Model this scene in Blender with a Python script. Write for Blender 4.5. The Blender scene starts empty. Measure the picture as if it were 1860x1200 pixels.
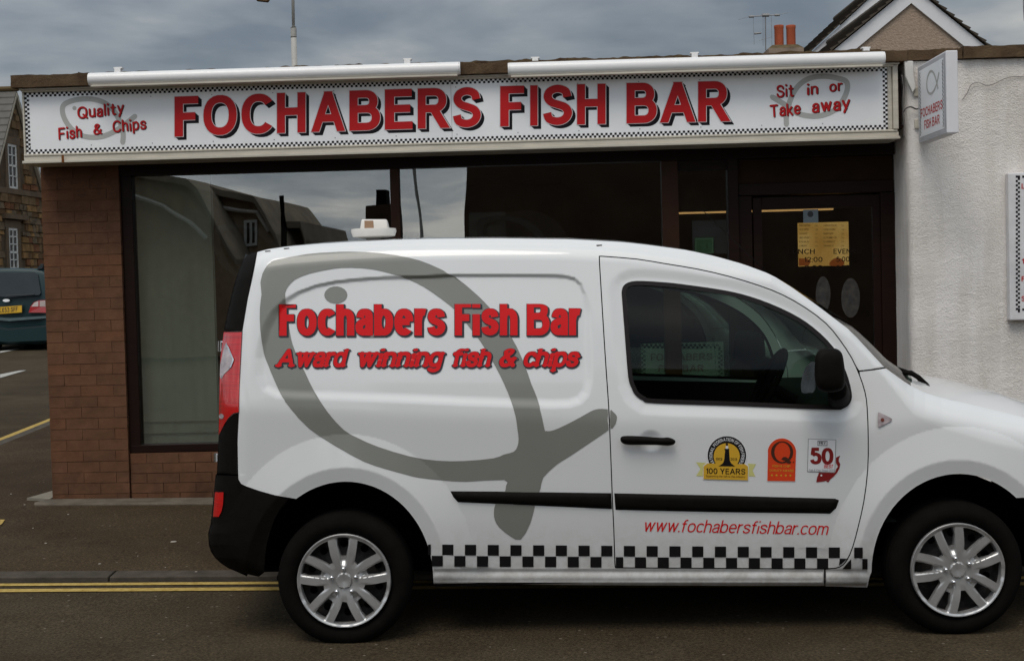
import bpy, bmesh, math, random
import numpy as np
from mathutils import Vector, Matrix, Euler, noise as mnoise
from mathutils.geometry import delaunay_2d_cdt
random.seed(7)
SC = bpy.context.scene
COL = SC.collection
rad = math.radians

# ------------------------------------------------------------------ camera
FPX, CU, CV = 2600.0, 930.0, 600.0            # focal length and centre in photograph pixels
CAM = Vector((0.0, -6.3, 1.60))
PITCH, ROLL = math.atan(90.0 / FPX), 0.026
cd = bpy.data.cameras.new('camera'); cam = bpy.data.objects.new('camera', cd); COL.objects.link(cam)
cd.sensor_width = 36; cd.lens = 36 * FPX / 1860; cd.clip_end = 2000; cd.clip_start = 0.05
CM = Matrix.Rotation(math.pi / 2 - PITCH, 3, 'X') @ Matrix.Rotation(-ROLL, 3, 'Z')
cam.matrix_world = Matrix.Translation(CAM) @ CM.to_4x4()
SC.camera = cam
CMN = np.array(CM); CAMN = np.array(CAM)

# ------------------------------------------------------------------ sun, sky, exposure
SUN_EL, SUN_AZ = rad(58), rad(200)             # high, behind the camera and a little to its left
sdir = Vector((math.sin(SUN_AZ) * math.cos(SUN_EL), math.cos(SUN_AZ) * math.cos(SUN_EL), math.sin(SUN_EL)))
sl = bpy.data.lights.new('sun', 'SUN'); sl.energy = 1.5; sl.angle = rad(30); sl.color = (1, .93, .84)
so = bpy.data.objects.new('sun', sl); COL.objects.link(so)
so.rotation_euler = (-sdir).to_track_quat('-Z', 'Y').to_euler(); so.location = sdir * 40
W = bpy.data.worlds.new('World'); SC.world = W; W.use_nodes = True
SC.view_settings.view_transform = 'Standard'; SC.view_settings.look = 'None'
SC.view_settings.exposure = 0.0; SC.view_settings.gamma = 1.0; SC.view_settings.use_curve_mapping = False
SC.cycles.max_bounces = 7; SC.cycles.transparent_max_bounces = 16; SC.cycles.caustics_reflective = False

class NT:
    def __init__(s, nt): s.t = nt; s.n = nt.nodes; s.l = nt.links
    def add(s, kind, **kw):
        n = s.n.new(kind)
        for k, v in kw.items(): setattr(n, k, v)
        return n
    def put(s, node, key, val):
        sock = node.inputs[key]
        if isinstance(val, bpy.types.NodeSocket): s.l.new(val, sock)
        else: sock.default_value = val
    def math(s, op, a, b=0.0, c=None, clamp=False):
        n = s.add('ShaderNodeMath', operation=op, use_clamp=clamp); s.put(n, 0, a); s.put(n, 1, b)
        if c is not None: s.put(n, 2, c)
        return n.outputs[0]
    def vmath(s, op, a, b=(0, 0, 0)):
        n = s.add('ShaderNodeVectorMath', operation=op); s.put(n, 0, a); s.put(n, 1, b)
        return n.outputs['Value'] if op in ('DOT_PRODUCT', 'LENGTH') else n.outputs[0]
    def mix(s, f, a, b, mode='MIX'):
        n = s.add('ShaderNodeMix', data_type='RGBA', blend_type=mode); s.put(n, 'Factor', f)
        s.put(n, n.inputs[6].identifier if False else 6, a); s.put(n, 7, b); return n.outputs[2]
    def noise(s, vec, scale, detail=4, rough=.55, dist=0):
        n = s.add('ShaderNodeTexNoise'); s.put(n, 'Vector', vec); s.put(n, 'Scale', scale); s.put(n, 'Detail', detail)
        s.put(n, 'Roughness', rough); s.put(n, 'Distortion', dist); return n.outputs[0]
    def ramp(s, f, stops):
        n = s.add('ShaderNodeValToRGB'); s.put(n, 0, f); e = n.color_ramp.elements
        while len(e) < len(stops): e.new(.5)
        for el, (p, c) in zip(e, stops): el.position = p; el.color = (*c, 1) if len(c) == 3 else c
        return n.outputs[0]

def build_world():
    g = NT(W.node_tree); g.n.clear()
    out = g.add('ShaderNodeOutputWorld'); bg = g.add('ShaderNodeBackground'); g.l.new(bg.outputs[0], out.inputs[0])
    sky = g.add('ShaderNodeTexSky', sky_type='NISHITA'); sky.sun_disc = False
    sky.sun_elevation = SUN_EL; sky.sun_rotation = SUN_AZ; sky.air_density = 1.2; sky.dust_density = 2
    tc = g.add('ShaderNodeTexCoord').outputs['Generated']
    d = g.vmath('NORMALIZE', tc)
    sp = g.add('ShaderNodeSeparateXYZ'); g.l.new(d, sp.inputs[0])
    zz = g.math('ADD', g.math('MAXIMUM', sp.outputs[2], 0.0), .16)
    cb = g.add('ShaderNodeCombineXYZ'); g.put(cb, 0, g.math('DIVIDE', sp.outputs[0], zz)); g.put(cb, 1, g.math('DIVIDE', sp.outputs[1], zz))
    n1 = g.noise(cb.outputs[0], 1.15, 6, .50, .25)
    n2 = g.noise(cb.outputs[0], 3.1, 5, .5, .2)
    n = g.math('ADD', g.math('MULTIPLY', n1, .86), g.math('MULTIPLY', n2, .14))
    cloud = g.ramp(n, [(.36, (.215, .262, .330)), (.45, (.300, .350, .415)), (.53, (.49, .53, .575)), (.63, (.90, .89, .86))])
    # overcast sky: the cloud layer is brighter on the side of the hidden sun
    dt = g.vmath('DOT_PRODUCT', d, tuple(sdir))
    f = g.math('MULTIPLY_ADD', g.math('MULTIPLY_ADD', dt, .5, .5, clamp=True), 0.0, 0.0)
    t = g.math('MULTIPLY_ADD', dt, .5, .5, clamp=True)
    f = g.math('MULTIPLY_ADD', g.math('POWER', t, 2.0), SKY_GAIN, SKY_BASE)
    cl = g.vmath('SCALE', cloud); nsc = cl.node; g.put(nsc, 'Scale', g.math('MULTIPLY', f, 10.0))
    sk = g.mix(.86, sky.outputs[0], cl)
    g.put(bg, 0, sk); g.put(bg, 1, .1)
SKY_GAIN, SKY_BASE = 1.75, 0.37
build_world()

# ------------------------------------------------------------------ materials
MATS = {}
def mat(name, col, rough=.6, var=.12, scale=6, detail=5, bump=0, bscale=40, metal=0, coat=0, spec=.5, col2=None, streak=None, emis=None, crough=.05):
    if name in MATS: return MATS[name]
    m = bpy.data.materials.new(name); m.use_nodes = True; g = NT(m.node_tree)
    b = g.n['Principled BSDF']
    pos = g.add('ShaderNodeNewGeometry').outputs['Position']
    vec = pos
    if streak:
        vm = g.add('ShaderNodeMapping'); g.l.new(pos, vm.inputs[0]); vm.inputs['Scale'].default_value = streak; vec = vm.outputs[0]
    if var or col2:
        f = g.noise(vec, scale, detail, .6)
        c1 = tuple(max(0, x * (1 - var)) for x in col); c2 = col2 or tuple(min(1, x * (1 + var)) for x in col)
        g.put(b, 'Base Color', g.ramp(f, [(.3, c1), (.7, c2)]))
    else: b.inputs['Base Color'].default_value = (*col, 1)
    b.inputs['Roughness'].default_value = rough; b.inputs['Metallic'].default_value = metal
    b.inputs['Specular IOR Level'].default_value = spec if spec != .5 or rough < .8 else .1
    if coat: b.inputs['Coat Weight'].default_value = coat; b.inputs['Coat Roughness'].default_value = crough
    if bump:
        bn = g.add('ShaderNodeBump'); bn.inputs['Strength'].default_value = 1; bn.inputs['Distance'].default_value = bump
        g.put(bn, 'Height', g.noise(vec, bscale, 4, .6)); g.l.new(bn.outputs[0], b.inputs['Normal'])
    if emis: b.inputs['Emission Color'].default_value = (*emis[0], 1); b.inputs['Emission Strength'].default_value = emis[1]
    MATS[name] = m; return m
def glass(name, tint=(1, 1, 1), refl=.1, rough=0.0, wav=0):
    m = bpy.data.materials.new(name); m.use_nodes = True; g = NT(m.node_tree); g.n.clear()
    out = g.add('ShaderNodeOutputMaterial'); mx = g.add('ShaderNodeMixShader'); tr = g.add('ShaderNodeBsdfTransparent'); gl = g.add('ShaderNodeBsdfGlossy')
    tr.inputs[0].default_value = (*tint, 1); gl.inputs['Roughness'].default_value = rough
    lw = g.add('ShaderNodeLayerWeight'); lw.inputs[0].default_value = .5
    f = g.math('MULTIPLY_ADD', g.math('POWER', lw.outputs['Facing'], 4.0), .8, refl, clamp=True)
    if wav:
        pos = g.add('ShaderNodeNewGeometry').outputs['Position']
        bn = g.add('ShaderNodeBump'); bn.inputs['Distance'].default_value = wav; g.put(bn, 'Height', g.noise(pos, 1.5, 1, .4)); g.l.new(bn.outputs[0], gl.inputs['Normal'])
    g.l.new(f, mx.inputs[0]); g.l.new(tr.outputs[0], mx.inputs[1]); g.l.new(gl.outputs[0], mx.inputs[2]); g.l.new(mx.outputs[0], out.inputs[0])
    MATS[name] = m; return m

# ------------------------------------------------------------------ picture point -> place
def rays(u, v):
    u = np.asarray(u, float); v = np.asarray(v, float)
    d = np.stack([(u - CU) / FPX, -(v - CV) / FPX, -np.ones_like(u)], -1)
    return d @ CMN.T
def PY(u, v, Y):
    d = rays(u, v); t = (np.asarray(Y, float) - CAMN[1]) / d[..., 1]
    return CAMN + d * t[..., None]
FY, FTH = 3.6, 0.027                          # shop front: plane and its slight turn to the camera
EX = np.array([math.cos(FTH), -math.sin(FTH), 0]); EB = np.array([-math.sin(FTH), -math.cos(FTH), 0]); FO = np.array([0, FY, 0.0])
def FA(u, v, b=0.0):
    d = rays(u, v); t = (b - (CAMN - FO) @ EB) / (d @ EB)
    p = CAMN + d * t[..., None] - FO
    return p @ EX, p[..., 2]
def fw(a, b, z): return FO + np.multiply.outer(np.asarray(a, float), EX) + np.multiply.outer(np.asarray(b, float), EB) + np.multiply.outer(np.asarray(z, float), [0, 0, 1.0])
def FW(u, v, b=0.0):
    a, z = FA(u, v, b); bb = np.broadcast_to(np.asarray(b, float), a.shape)
    return fw(a, bb, z)
def zr(X, Y):
    X = np.clip(X, -30, 30); Y = np.clip(Y, 0, 45)
    return -.012 * X + .0115 * Y
def G(u, v, h=0.0):
    d = rays(u, v); t = np.full(np.asarray(u, float).shape, 5.0)
    for _ in range(40):
        p = CAMN + d * t[..., None]; z = zr(p[..., 0], p[..., 1]) + h
        t = (z - CAMN[2]) / d[..., 2]
    return CAMN + d * t[..., None]
def REF(u, v, Y):                               # where the shop glass shows something that stands across the street
    b = -.06; d = rays(u, v); t = (b - (CAMN - FO) @ EB) / (d @ EB); p = CAMN + d * t[..., None]
    r = d - 2 * (d @ EB)[..., None] * EB; s = (Y - p[..., 1]) / r[..., 1]
    return p + r * s[..., None]

# ------------------------------------------------------------------ object helpers
def thing(name, label, cat, loc=(0, 0, 0), rz=0, group=None, kind=None):
    o = bpy.data.objects.new(name, None); COL.objects.link(o); o.location = loc; o.rotation_euler = (0, 0, rz)
    o['label'] = label; o['category'] = cat
    if group: o['group'] = group
    return o
def tag(o, label, cat, group=None):
    o['label'] = label; o['category'] = cat
    if group: o['group'] = group
    return o
def mesh_obj(name, verts, faces, m, parent=None, smooth=False, normals=None, kind=None):
    me = bpy.data.meshes.new(name); me.from_pydata([tuple(map(float, p)) for p in verts], [], [tuple(map(int, f)) for f in faces])
    if m: me.materials.append(m)
    if smooth or normals is not None: me.polygons.foreach_set('use_smooth', [True] * len(me.polygons))
    if normals is not None: me.normals_split_custom_set_from_vertices([tuple(map(float, n)) for n in normals])
    me.update(); o = bpy.data.objects.new(name, me); COL.objects.link(o)
    if parent: attach(o, parent)
    if kind: o['kind'] = kind
    return o
def full(o):
    m = o.matrix_basis.copy()
    return full(o.parent) @ m if o.parent else m
def attach(o, parent):                          # keeps the mesh where it is in the world
    o.parent = parent; w = full(parent).inverted(); o.matrix_basis = w @ o.matrix_basis
class MB:
    def __init__(s): s.v = []; s.f = []
    def add(s, vs, fs):
        k = len(s.v); s.v += [tuple(map(float, p)) for p in vs]; s.f += [tuple(int(i) + k for i in f) for f in fs]; return s
    def hexa(s, p):                            # 8 points: bottom ring, top ring
        return s.add(p, [(3, 2, 1, 0), (4, 5, 6, 7), (0, 1, 5, 4), (1, 2, 6, 5), (2, 3, 7, 6), (3, 0, 4, 7)])
    def box(s, x0, x1, y0, y1, z0, z1): return s.hexa([(x0, y0, z0), (x1, y0, z0), (x1, y1, z0), (x0, y1, z0), (x0, y0, z1), (x1, y0, z1), (x1, y1, z1), (x0, y1, z1)])
    def fbox(s, a0, a1, b0, b1, z0, z1):
        P = [(a0, b1, z0), (a1, b1, z0), (a1, b0, z0), (a0, b0, z0), (a0, b1, z1), (a1, b1, z1), (a1, b0, z1), (a0, b0, z1)]
        return s.hexa([fw(*q) for q in P])
    def prism(s, ring, vec):                   # any ring extruded along vec
        n = len(ring); vec = np.array(vec, float); ring = [np.array(p, float) for p in ring]
        nv = len(s.v)
        return s.add(ring + [p + vec for p in ring], [tuple(range(n - 1, -1, -1)), tuple(range(n, 2 * n))] + [(i, (i + 1) % n, n + (i + 1) % n, n + i) for i in range(n)])
    def tube(s, pts, r, n=10, r2=None):
        pts = [Vector(p) for p in pts]; rings = []
        for i, p in enumerate(pts):
            t = (pts[min(i + 1, len(pts) - 1)] - pts[max(i - 1, 0)]).normalized()
            a = t.cross(Vector((0, 0, 1)))
            if a.length < .05: a = t.cross(Vector((0, 1, 0)))
            a.normalize(); b = t.cross(a); rr = r if r2 is None else r + (r2 - r) * i / (len(pts) - 1)
            rings.append([p + (a * math.cos(2 * math.pi * k / n) + b * math.sin(2 * math.pi * k / n)) * rr for k in range(n)])
        vs = [q for rg in rings for q in rg]; fs = [(i * n + k, i * n + (k + 1) % n, (i + 1) * n + (k + 1) % n, (i + 1) * n + k) for i in range(len(pts) - 1) for k in range(n)]
        fs += [tuple(range(n - 1, -1, -1)), tuple((len(pts) - 1) * n + k for k in range(n))]
        return s.add(vs, fs)
    def lathe(s, prof, n=32, M=None):          # prof (r, h) about local z
        vs = []; 
        for r, h in prof: vs += [(r * math.cos(2 * math.pi * k / n), r * math.sin(2 * math.pi * k / n), h) for k in range(n)]
        if M is not None: vs = [tuple(M @ Vector(p)) for p in vs]
        return s.add(vs, [(i * n + k, i * n + (k + 1) % n, (i + 1) * n + (k + 1) % n, (i + 1) * n + k) for i in range(len(prof) - 1) for k in range(n)])
    def obj(s, name, m, parent=None, smooth=False, bevel=0, kind=None, fix=True, auto=None, segs=2):
        o = mesh_obj(name, s.v, s.f, m, None, smooth, kind=kind)
        if fix or bevel:
            bm = bmesh.new(); bm.from_mesh(o.data); bmesh.ops.recalc_face_normals(bm, faces=bm.faces)
            if bevel:
                es = [e for e in bm.edges if len(e.link_faces) == 2 and e.calc_face_angle(0) > .5]
                bmesh.ops.bevel(bm, geom=es, offset=bevel, segments=segs, affect='EDGES', profile=.5)
            bm.to_mesh(o.data); bm.free()
        if auto: o.data.polygons.foreach_set('use_smooth', [True] * len(o.data.polygons)); o.data.set_sharp_from_angle(angle=rad(auto))
        if parent: attach(o, parent)
        return o

# ------------------------------------------------------------------ 2D regions
def cross2(poly): p = np.array(poly); q = np.roll(p, -1, 0); return float(np.sum(p[:, 0] * q[:, 1] - p[:, 1] * q[:, 0]))
def ccw(poly): return list(poly) if cross2(poly) > 0 else list(poly)[::-1]
def inside(pts, poly):
    p = np.asarray(pts, float); x, y = p[:, 0], p[:, 1]; c = np.zeros(len(p), bool); n = len(poly)
    for i in range(n):
        x0, y0 = poly[i]; x1, y1 = poly[(i + 1) % n]
        if y0 == y1: continue
        k = ((y0 > y) != (y1 > y)) & (x < (x1 - x0) * (y - y0) / (y1 - y0) + x0); c ^= k
    return c
def sdist(pts, poly):                           # distance to the outline, positive inside
    p = np.asarray(pts, float); best = np.full(len(p), 1e9); n = len(poly)
    for i in range(n):
        a = np.array(poly[i], float); b = np.array(poly[(i + 1) % n], float); ab = b - a
        t = np.clip(((p - a) @ ab) / max(ab @ ab, 1e-9), 0, 1); best = np.minimum(best, np.hypot(*(p - a - t[:, None] * ab).T))
    return np.where(inside(p, poly), best, -best)
def dense(poly, step):
    out = []; n = len(poly)
    for i in range(n):
        a = np.array(poly[i], float); b = np.array(poly[(i + 1) % n], float); k = max(1, int(np.hypot(*(b - a)) // step))
        out += [tuple(a + (b - a) * j / k) for j in range(k)]
    return out
def inset(poly, d):
    p = np.array(ccw(poly), float); n = len(p); out = []
    for i in range(n):
        a = p[i] - p[i - 1]; b = p[(i + 1) % n] - p[i]; a /= max(np.hypot(*a), 1e-9); b /= max(np.hypot(*b), 1e-9)
        na = np.array([-a[1], a[0]]); nb = np.array([-b[1], b[0]]); m = na + nb; L = max(np.hypot(*m), 1e-6); m /= L
        out.append(tuple(p[i] + m * d / max(.4, m @ na)))
    return out
def smooth_poly(pts, closed=True, k=4):
    n = len(pts); out = []; P = [np.array(p, float) for p in pts]
    rng = range(n) if closed else range(n - 1)
    for i in rng:
        p0 = P[(i - 1) % n] if closed or i > 0 else P[0]; p1 = P[i]; p2 = P[(i + 1) % n]; p3 = P[(i + 2) % n] if closed or i + 2 < n else P[-1]
        for j in range(k):
            t = j / k; out.append(tuple(.5 * (2 * p1 + (p2 - p0) * t + (2 * p0 - 5 * p1 + 4 * p2 - p3) * t * t + (3 * p1 - p0 - 3 * p2 + p3) * t ** 3)))
    if not closed: out.append(tuple(P[-1]))
    return out
def region(faces, holes=(), lat=None):
    """union of polygons minus holes -> verts2d, tris; lat adds a fixed triangular lattice of that pitch"""
    vs = []; edges = []
    for f in faces:
        k = len(vs); n = len(f); vs += list(f); edges += [(k + i, k + (i + 1) % n) for i in range(n)]
    for h in holes:
        k = len(vs); h = list(h); vs += h; edges += [(k + i, k + (i + 1) % len(h)) for i in range(len(h))]
    if lat:
        a = np.array(vs); x0, y0 = a.min(0); x1, y1 = a.max(0); hy = lat * .866
        pts = []
        for j in range(int(y0 // hy), int(y1 // hy) + 2):
            xs = np.arange(math.floor(x0 / lat), math.ceil(x1 / lat) + 1) * lat + (lat / 2 if j % 2 else 0)
            pts.append(np.stack([xs, np.full_like(xs, j * hy)], -1))
        pts = np.concatenate(pts)
        keep = np.zeros(len(pts), bool)
        for f in faces: keep |= sdist(pts, f) > lat * .35
        for h in holes: keep &= sdist(pts, h) < -lat * .35
        vs += [tuple(p) for p in pts[keep]]
    r = delaunay_2d_cdt([Vector(p) for p in vs], edges, [], 0, 1e-5)
    V = np.array([tuple(p) for p in r[0]]); T = np.array(r[2]); c = V[T].mean(1); ok = np.zeros(len(T), bool)
    for f in faces:
        a = np.array(f); x0, y0 = a.min(0); x1, y1 = a.max(0)
        k = np.nonzero(~ok & (c[:, 0] >= x0) & (c[:, 0] <= x1) & (c[:, 1] >= y0) & (c[:, 1] <= y1))[0]
        if len(k): ok[k] = inside(c[k], f)
    for h in holes: ok &= ~inside(c, h)
    T = T[ok]; used = np.unique(T); mp = -np.ones(len(V), int); mp[used] = np.arange(len(used))
    return V[used], mp[T]

# ------------------------------------------------------------------ stroke lettering
def arc(cx, cy, rx, ry, a0, a1, n=14, p=2.25):
    out = []
    for i in range(n + 1):
        a = rad(a0 + (a1 - a0) * i / n); c, s = math.cos(a), math.sin(a)
        out.append((cx + rx * math.copysign(abs(c) ** (2 / p), c), cy + ry * math.copysign(abs(s) ** (2 / p), s)))
    return out
def sp(*pts): return ('S', smooth_poly(pts, False, 4))
def L(*pts): return ('L', list(pts))
def D(*a): return ('D', a)
def O(cx, cy, rx, ry): return ('O', arc(cx, cy, rx, ry, 0, 360, 26)[:-1])
S_ = [(.6, .74), (.54, .92), (.32, 1), (.1, .92), (.04, .74), (.14, .59), (.34, .51), (.54, .42), (.62, .25), (.53, .07), (.32, 0), (.09, .07), (.02, .26)]
GL = {
 'A': [D(0, 0, .36, 1), D(.72, 0, .36, 1), L((.1, .3), (.62, .3))],
 'B': [L((0, 0), (0, 1)), L((0, 1), (.33, 1), *arc(.33, .77, .23, .23, 90, -90), (0, .54)), L((0, .54), (.36, .54), *arc(.36, .27, .27, .27, 90, -90), (0, 0))],
 'C': [('S', arc(.36, .5, .36, .5, 38, 322, 24))], 'D': [L((0, 0), (0, 1)), L((0, 1), (.25, 1), *arc(.25, .5, .38, .5, 90, -90, 16), (0, 0))],
 'E': [L((.56, 1), (0, 1), (0, 0), (.58, 0)), L((0, .52), (.52, .52))], 'F': [L((.54, 1), (0, 1), (0, 0)), L((0, .5), (.46, .5))],
 'G': [('S', arc(.36, .5, .36, .5, 38, 330, 24)), L((.4, .45), (.68, .45), (.68, .1))], 'H': [L((0, 0), (0, 1)), L((.6, 0), (.6, 1)), L((0, .54), (.6, .54))],
 'I': [L((0, 0), (0, 1))], 'J': [L((.4, 1), (.4, .2), *arc(.2, .2, .2, .2, 0, -180, 8))], 'K': [L((0, 0), (0, 1)), D(.0, .36, .56, 1), D(.6, 0, .18, .56)],
 'L': [L((0, 1), (0, 0), (.52, 0))], 'M': [L((0, 0), (0, 1)), L((.76, 0), (.76, 1)), D(.38, 0, 0, 1), D(.38, 0, .76, 1)], 'N': [L((0, 0), (0, 1)), L((.62, 0), (.62, 1)), D(.62, 0, 0, 1)],
 'O': [O(.38, .5, .38, .5)], 'P': [L((0, 0), (0, 1)), L((0, 1), (.34, 1), *arc(.34, .73, .26, .27, 90, -90), (0, .46))],
 'Q': [O(.38, .5, .38, .5), D(.78, -.04, .46, .3)], 'R': [L((0, 0), (0, 1)), L((0, 1), (.36, 1), *arc(.36, .745, .25, .255, 90, -90), (0, .49)), D(.62, 0, .32, .46)],
 'S': [sp(*S_)], 'T': [L((0, 1), (.64, 1)), L((.32, 0), (.32, 1))], 'U': [L((0, 1), (0, .3), *arc(.3, .3, .3, .3, 180, 360, 12), (.6, 1))],
 'V': [D(.34, 0, 0, 1), D(.34, 0, .68, 1)], 'W': [D(.24, 0, 0, 1), D(.24, 0, .46, 1), D(.68, 0, .46, 1), D(.68, 0, .92, 1)], 'Y': [D(.33, .42, 0, 1), D(.33, .42, .66, 1), L((.33, 0), (.33, .5))],
 'a': [sp((.06, .5), (.12, .65), (.26, .7), (.4, .65), (.44, .5), (.44, .3), (.44, 0)), sp((.44, .4), (.2, .36), (.04, .26), (.05, .07), (.2, 0), (.38, .06), (.44, .2))],
 'b': [L((0, 0), (0, 1)), O(.24, .35, .24, .35)], 'c': [('S', arc(.24, .35, .24, .35, 40, 320, 18))], 'd': [L((.48, 0), (.48, 1)), O(.24, .35, .24, .35)],
 'e': [L((.02, .36), (.48, .36)), ('S', arc(.24, .35, .24, .35, 2, 318, 20))], 'f': [sp((.36, .98), (.22, .98), (.13, .84), (.13, .5), (.13, 0)), L((-.03, .68), (.32, .68))],
 'g': [O(.24, .35, .24, .35), sp((.48, .7), (.48, 0), (.44, -.22), (.24, -.3), (.05, -.22))],
 'h': [L((0, 0), (0, 1)), L((0, .44), *arc(.22, .45, .22, .25, 180, 0, 10), (.44, 0))], 'i': [L((0, 0), (0, .31), (0, .62)), ('P', (0, .985))], 'j': [L((0, -.2), (0, .7)), ('P', (0, .96))],
 'k': [L((0, 0), (0, 1)), D(0, .24, .4, .7), D(.44, 0, .14, .42)], 'l': [L((0, 0), (0, 1))],
 'm': [L((0, 0), (0, .7)), L((0, .44), *arc(.18, .46, .18, .24, 180, 0, 8), (.36, 0)), L((.36, .44), *arc(.54, .46, .18, .24, 180, 0, 8), (.72, 0))],
 'n': [L((0, 0), (0, .7)), L((0, .44), *arc(.22, .45, .22, .25, 180, 0, 10), (.44, 0))], 'o': [O(.25, .35, .25, .35)],
 'p': [L((0, -.3), (0, .7)), O(.24, .35, .24, .35)], 'q': [L((.48, -.3), (.48, .7)), O(.24, .35, .24, .35)], 'r': [L((0, 0), (0, .7)), sp((0, .4), (.06, .6), (.18, .69), (.3, .68))],
 's': [sp(*[(x * .72, y * .7) for x, y in S_])], 't': [sp((.12, .95), (.12, .5), (.13, .1), (.2, 0), (.32, .02)), L((-.03, .68), (.3, .68))],
 'u': [L((.44, 0), (.44, .7)), L((0, .7), (0, .25), *arc(.22, .25, .22, .25, 180, 360, 10))], 'v': [D(.24, 0, 0, .7), D(.24, 0, .48, .7)],
 'w': [D(.18, 0, 0, .7), D(.18, 0, .35, .7), D(.52, 0, .35, .7), D(.52, 0, .7, .7)], 'x': [D(0, 0, .42, .7), D(.42, 0, 0, .7)], 'y': [D(.24, 0, 0, .7), D(.08, -.3, .48, .7)],
 'Z': [L((0, 1), (.56, 1)), D(0, 0, .56, 1), L((0, 0), (.58, 0))], 'X': [D(0, 0, .6, 1), D(.6, 0, 0, 1)],
 '0': [O(.28, .5, .28, .5)], '1': [L((.22, 0), (.22, 1)), L((.0, .76), (.22, .94))], '2': [sp((.02, .74), (.1, .94), (.3, 1), (.52, .9), (.54, .68), (.4, .44), (.02, .0)), L((0, 0), (.56, 0))],
 '3': [sp((.02, .8), (.12, .96), (.3, 1), (.5, .9), (.5, .64), (.36, .54), (.22, .53)), sp((.22, .53), (.42, .5), (.54, .36), (.52, .12), (.3, 0), (.1, .04), (.0, .22))],
 '9': [O(.27, .7, .25, .3), sp((.52, .7), (.5, .3), (.34, .04), (.12, 0))], '4': [L((.42, 0), (.42, 1)), D(0, .3, .42, 1), L((0, .3), (.56, .3))], '7': [L((0, 1), (.52, 1)), D(.14, 0, .5, 1)], '8': [O(.27, .74, .22, .26), O(.27, .25, .26, .25)],
 '5': [L((.5, 1), (.1, 1), (.05, .56)), sp((.05, .54), (.16, .62), (.3, .64), (.5, .52), (.54, .3), (.46, .08), (.26, 0), (.08, .06), (.0, .22))],
 '&': [sp((.62, 0), (.4, .28), (.16, .66), (.14, .88), (.27, 1), (.42, .9), (.38, .72), (.14, .5), (.02, .28), (.1, .05), (.28, 0), (.48, .12), (.58, .4))],
 '.': [('P', (0, 0))], ':': [('P', (0, 0)), ('P', (0, .6))], '-': [L((0, .4), (.3, .4))],
}
def ribbon(pts, w, closed=False, cap0=0, cap1=0):
    P = [np.array(p, float) for p in pts]; Q = [P[0]]
    for p in P[1:]:
        if np.hypot(*(p - Q[-1])) > 1e-4: Q.append(p)
    P = Q; n = len(P)
    if n < 2: return []
    if not closed:
        d = P[0] - P[1]; P[0] = P[0] + d / np.hypot(*d) * cap0; d = P[-1] - P[-2]; P[-1] = P[-1] + d / np.hypot(*d) * cap1
    Lf, Rt = [], []
    for i in range(n):
        if closed or 0 < i < n - 1:
            a = P[i] - P[i - 1]; b = P[(i + 1) % n] - P[i]
        else: a = b = (P[1] - P[0]) if i == 0 else (P[-1] - P[-2])
        a = a / np.hypot(*a); b = b / np.hypot(*b); na = np.array([-a[1], a[0]]); nb = np.array([-b[1], b[0]]); m = na + nb
        l = np.hypot(*m); m = m / l if l > .1 else na; s = w / 2 / max(.5, m @ na); Lf.append(P[i] + m * s); Rt.append(P[i] - m * s)
    rng = range(n) if closed else range(n - 1)
    return [[tuple(Lf[i]), tuple(Rt[i]), tuple(Rt[(i + 1) % n]), tuple(Lf[(i + 1) % n])] for i in rng]
def disc2(c, r, n=10): return [(c[0] + r * math.cos(2 * math.pi * k / n), c[1] + r * math.sin(2 * math.pi * k / n)) for k in range(n)]
def glyph(ch, w, xs, rnd, serif=False):
    out = []
    for k, a in GL[ch]:
        if k == 'P': h = max(w, .1) * .55; c = (a[0] * xs, a[1]); out.append(disc2(c, h * 1.15, 8) if rnd else [(c[0] - h, c[1] - h), (c[0] + h, c[1] - h), (c[0] + h, c[1] + h), (c[0] - h, c[1] + h)])
        elif k == 'D':
            x0, y0, x1, y1 = a; x0 *= xs; x1 *= xs; Ls = math.hypot(x1 - x0, y1 - y0); hw = w / 2 * Ls / abs(y1 - y0); e = w / 2 * .999; s = (x1 - x0) / (y1 - y0)
            if rnd:
                out += ribbon([(x0, y0), (x1, y1)], w) + [disc2((x0, y0), w / 2), disc2((x1, y1), w / 2)]
                if serif:
                    for p in ((x0, y0), (x1, y1)):
                        if (p[1] in (.7, 1) and ch not in 'AM') or (ch in 'AMkx' and p[1] == 0): out += ribbon([(p[0] - w * .6, p[1]), (p[0] + w * .6, p[1])], w * .6) + [disc2((p[0] - w * .6, p[1]), w * .3), disc2((p[0] + w * .6, p[1]), w * .3)]
            else: out.append([(x0 - s * e - hw, y0 - e), (x0 - s * e + hw, y0 - e), (x1 + s * e * .3 + hw, y1 + e), (x1 + s * e * .3 - hw, y1 + e)])
        else:
            pts = [(x * xs, y) for x, y in a]
            if k == 'O': out += ribbon(pts, w, True); continue
            c = [0, 0]
            if k == 'L' or not rnd:
                for i, (p, q) in enumerate(((pts[0], pts[1]), (pts[-1], pts[-2]))):
                    if abs(p[0] - q[0]) < 1e-3 and min(abs(p[1] - t) for t in (0, 1, .7, -.3)) < 1e-3: c[i] = w / 2
            if rnd: c = [0, 0]; out += [disc2(pts[0], w / 2), disc2(pts[-1], w / 2)]
            out += ribbon(pts, w, False, *c)
            if rnd and serif:
                for p, q in ((pts[0], pts[1]), (pts[-1], pts[-2])):
                    if abs(p[0] - q[0]) < .02: out += ribbon([(p[0] - w * .5, p[1]), (p[0] + w * .5, p[1])], w * .5) + [disc2((p[0] - w * .5, p[1]), w * .25), disc2((p[0] + w * .5, p[1]), w * .25)]
            if len(pts) > 2 and rnd: out += [disc2(p, w * .49, 8) for p in pts[1:-1][::3]]
    return out
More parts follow.
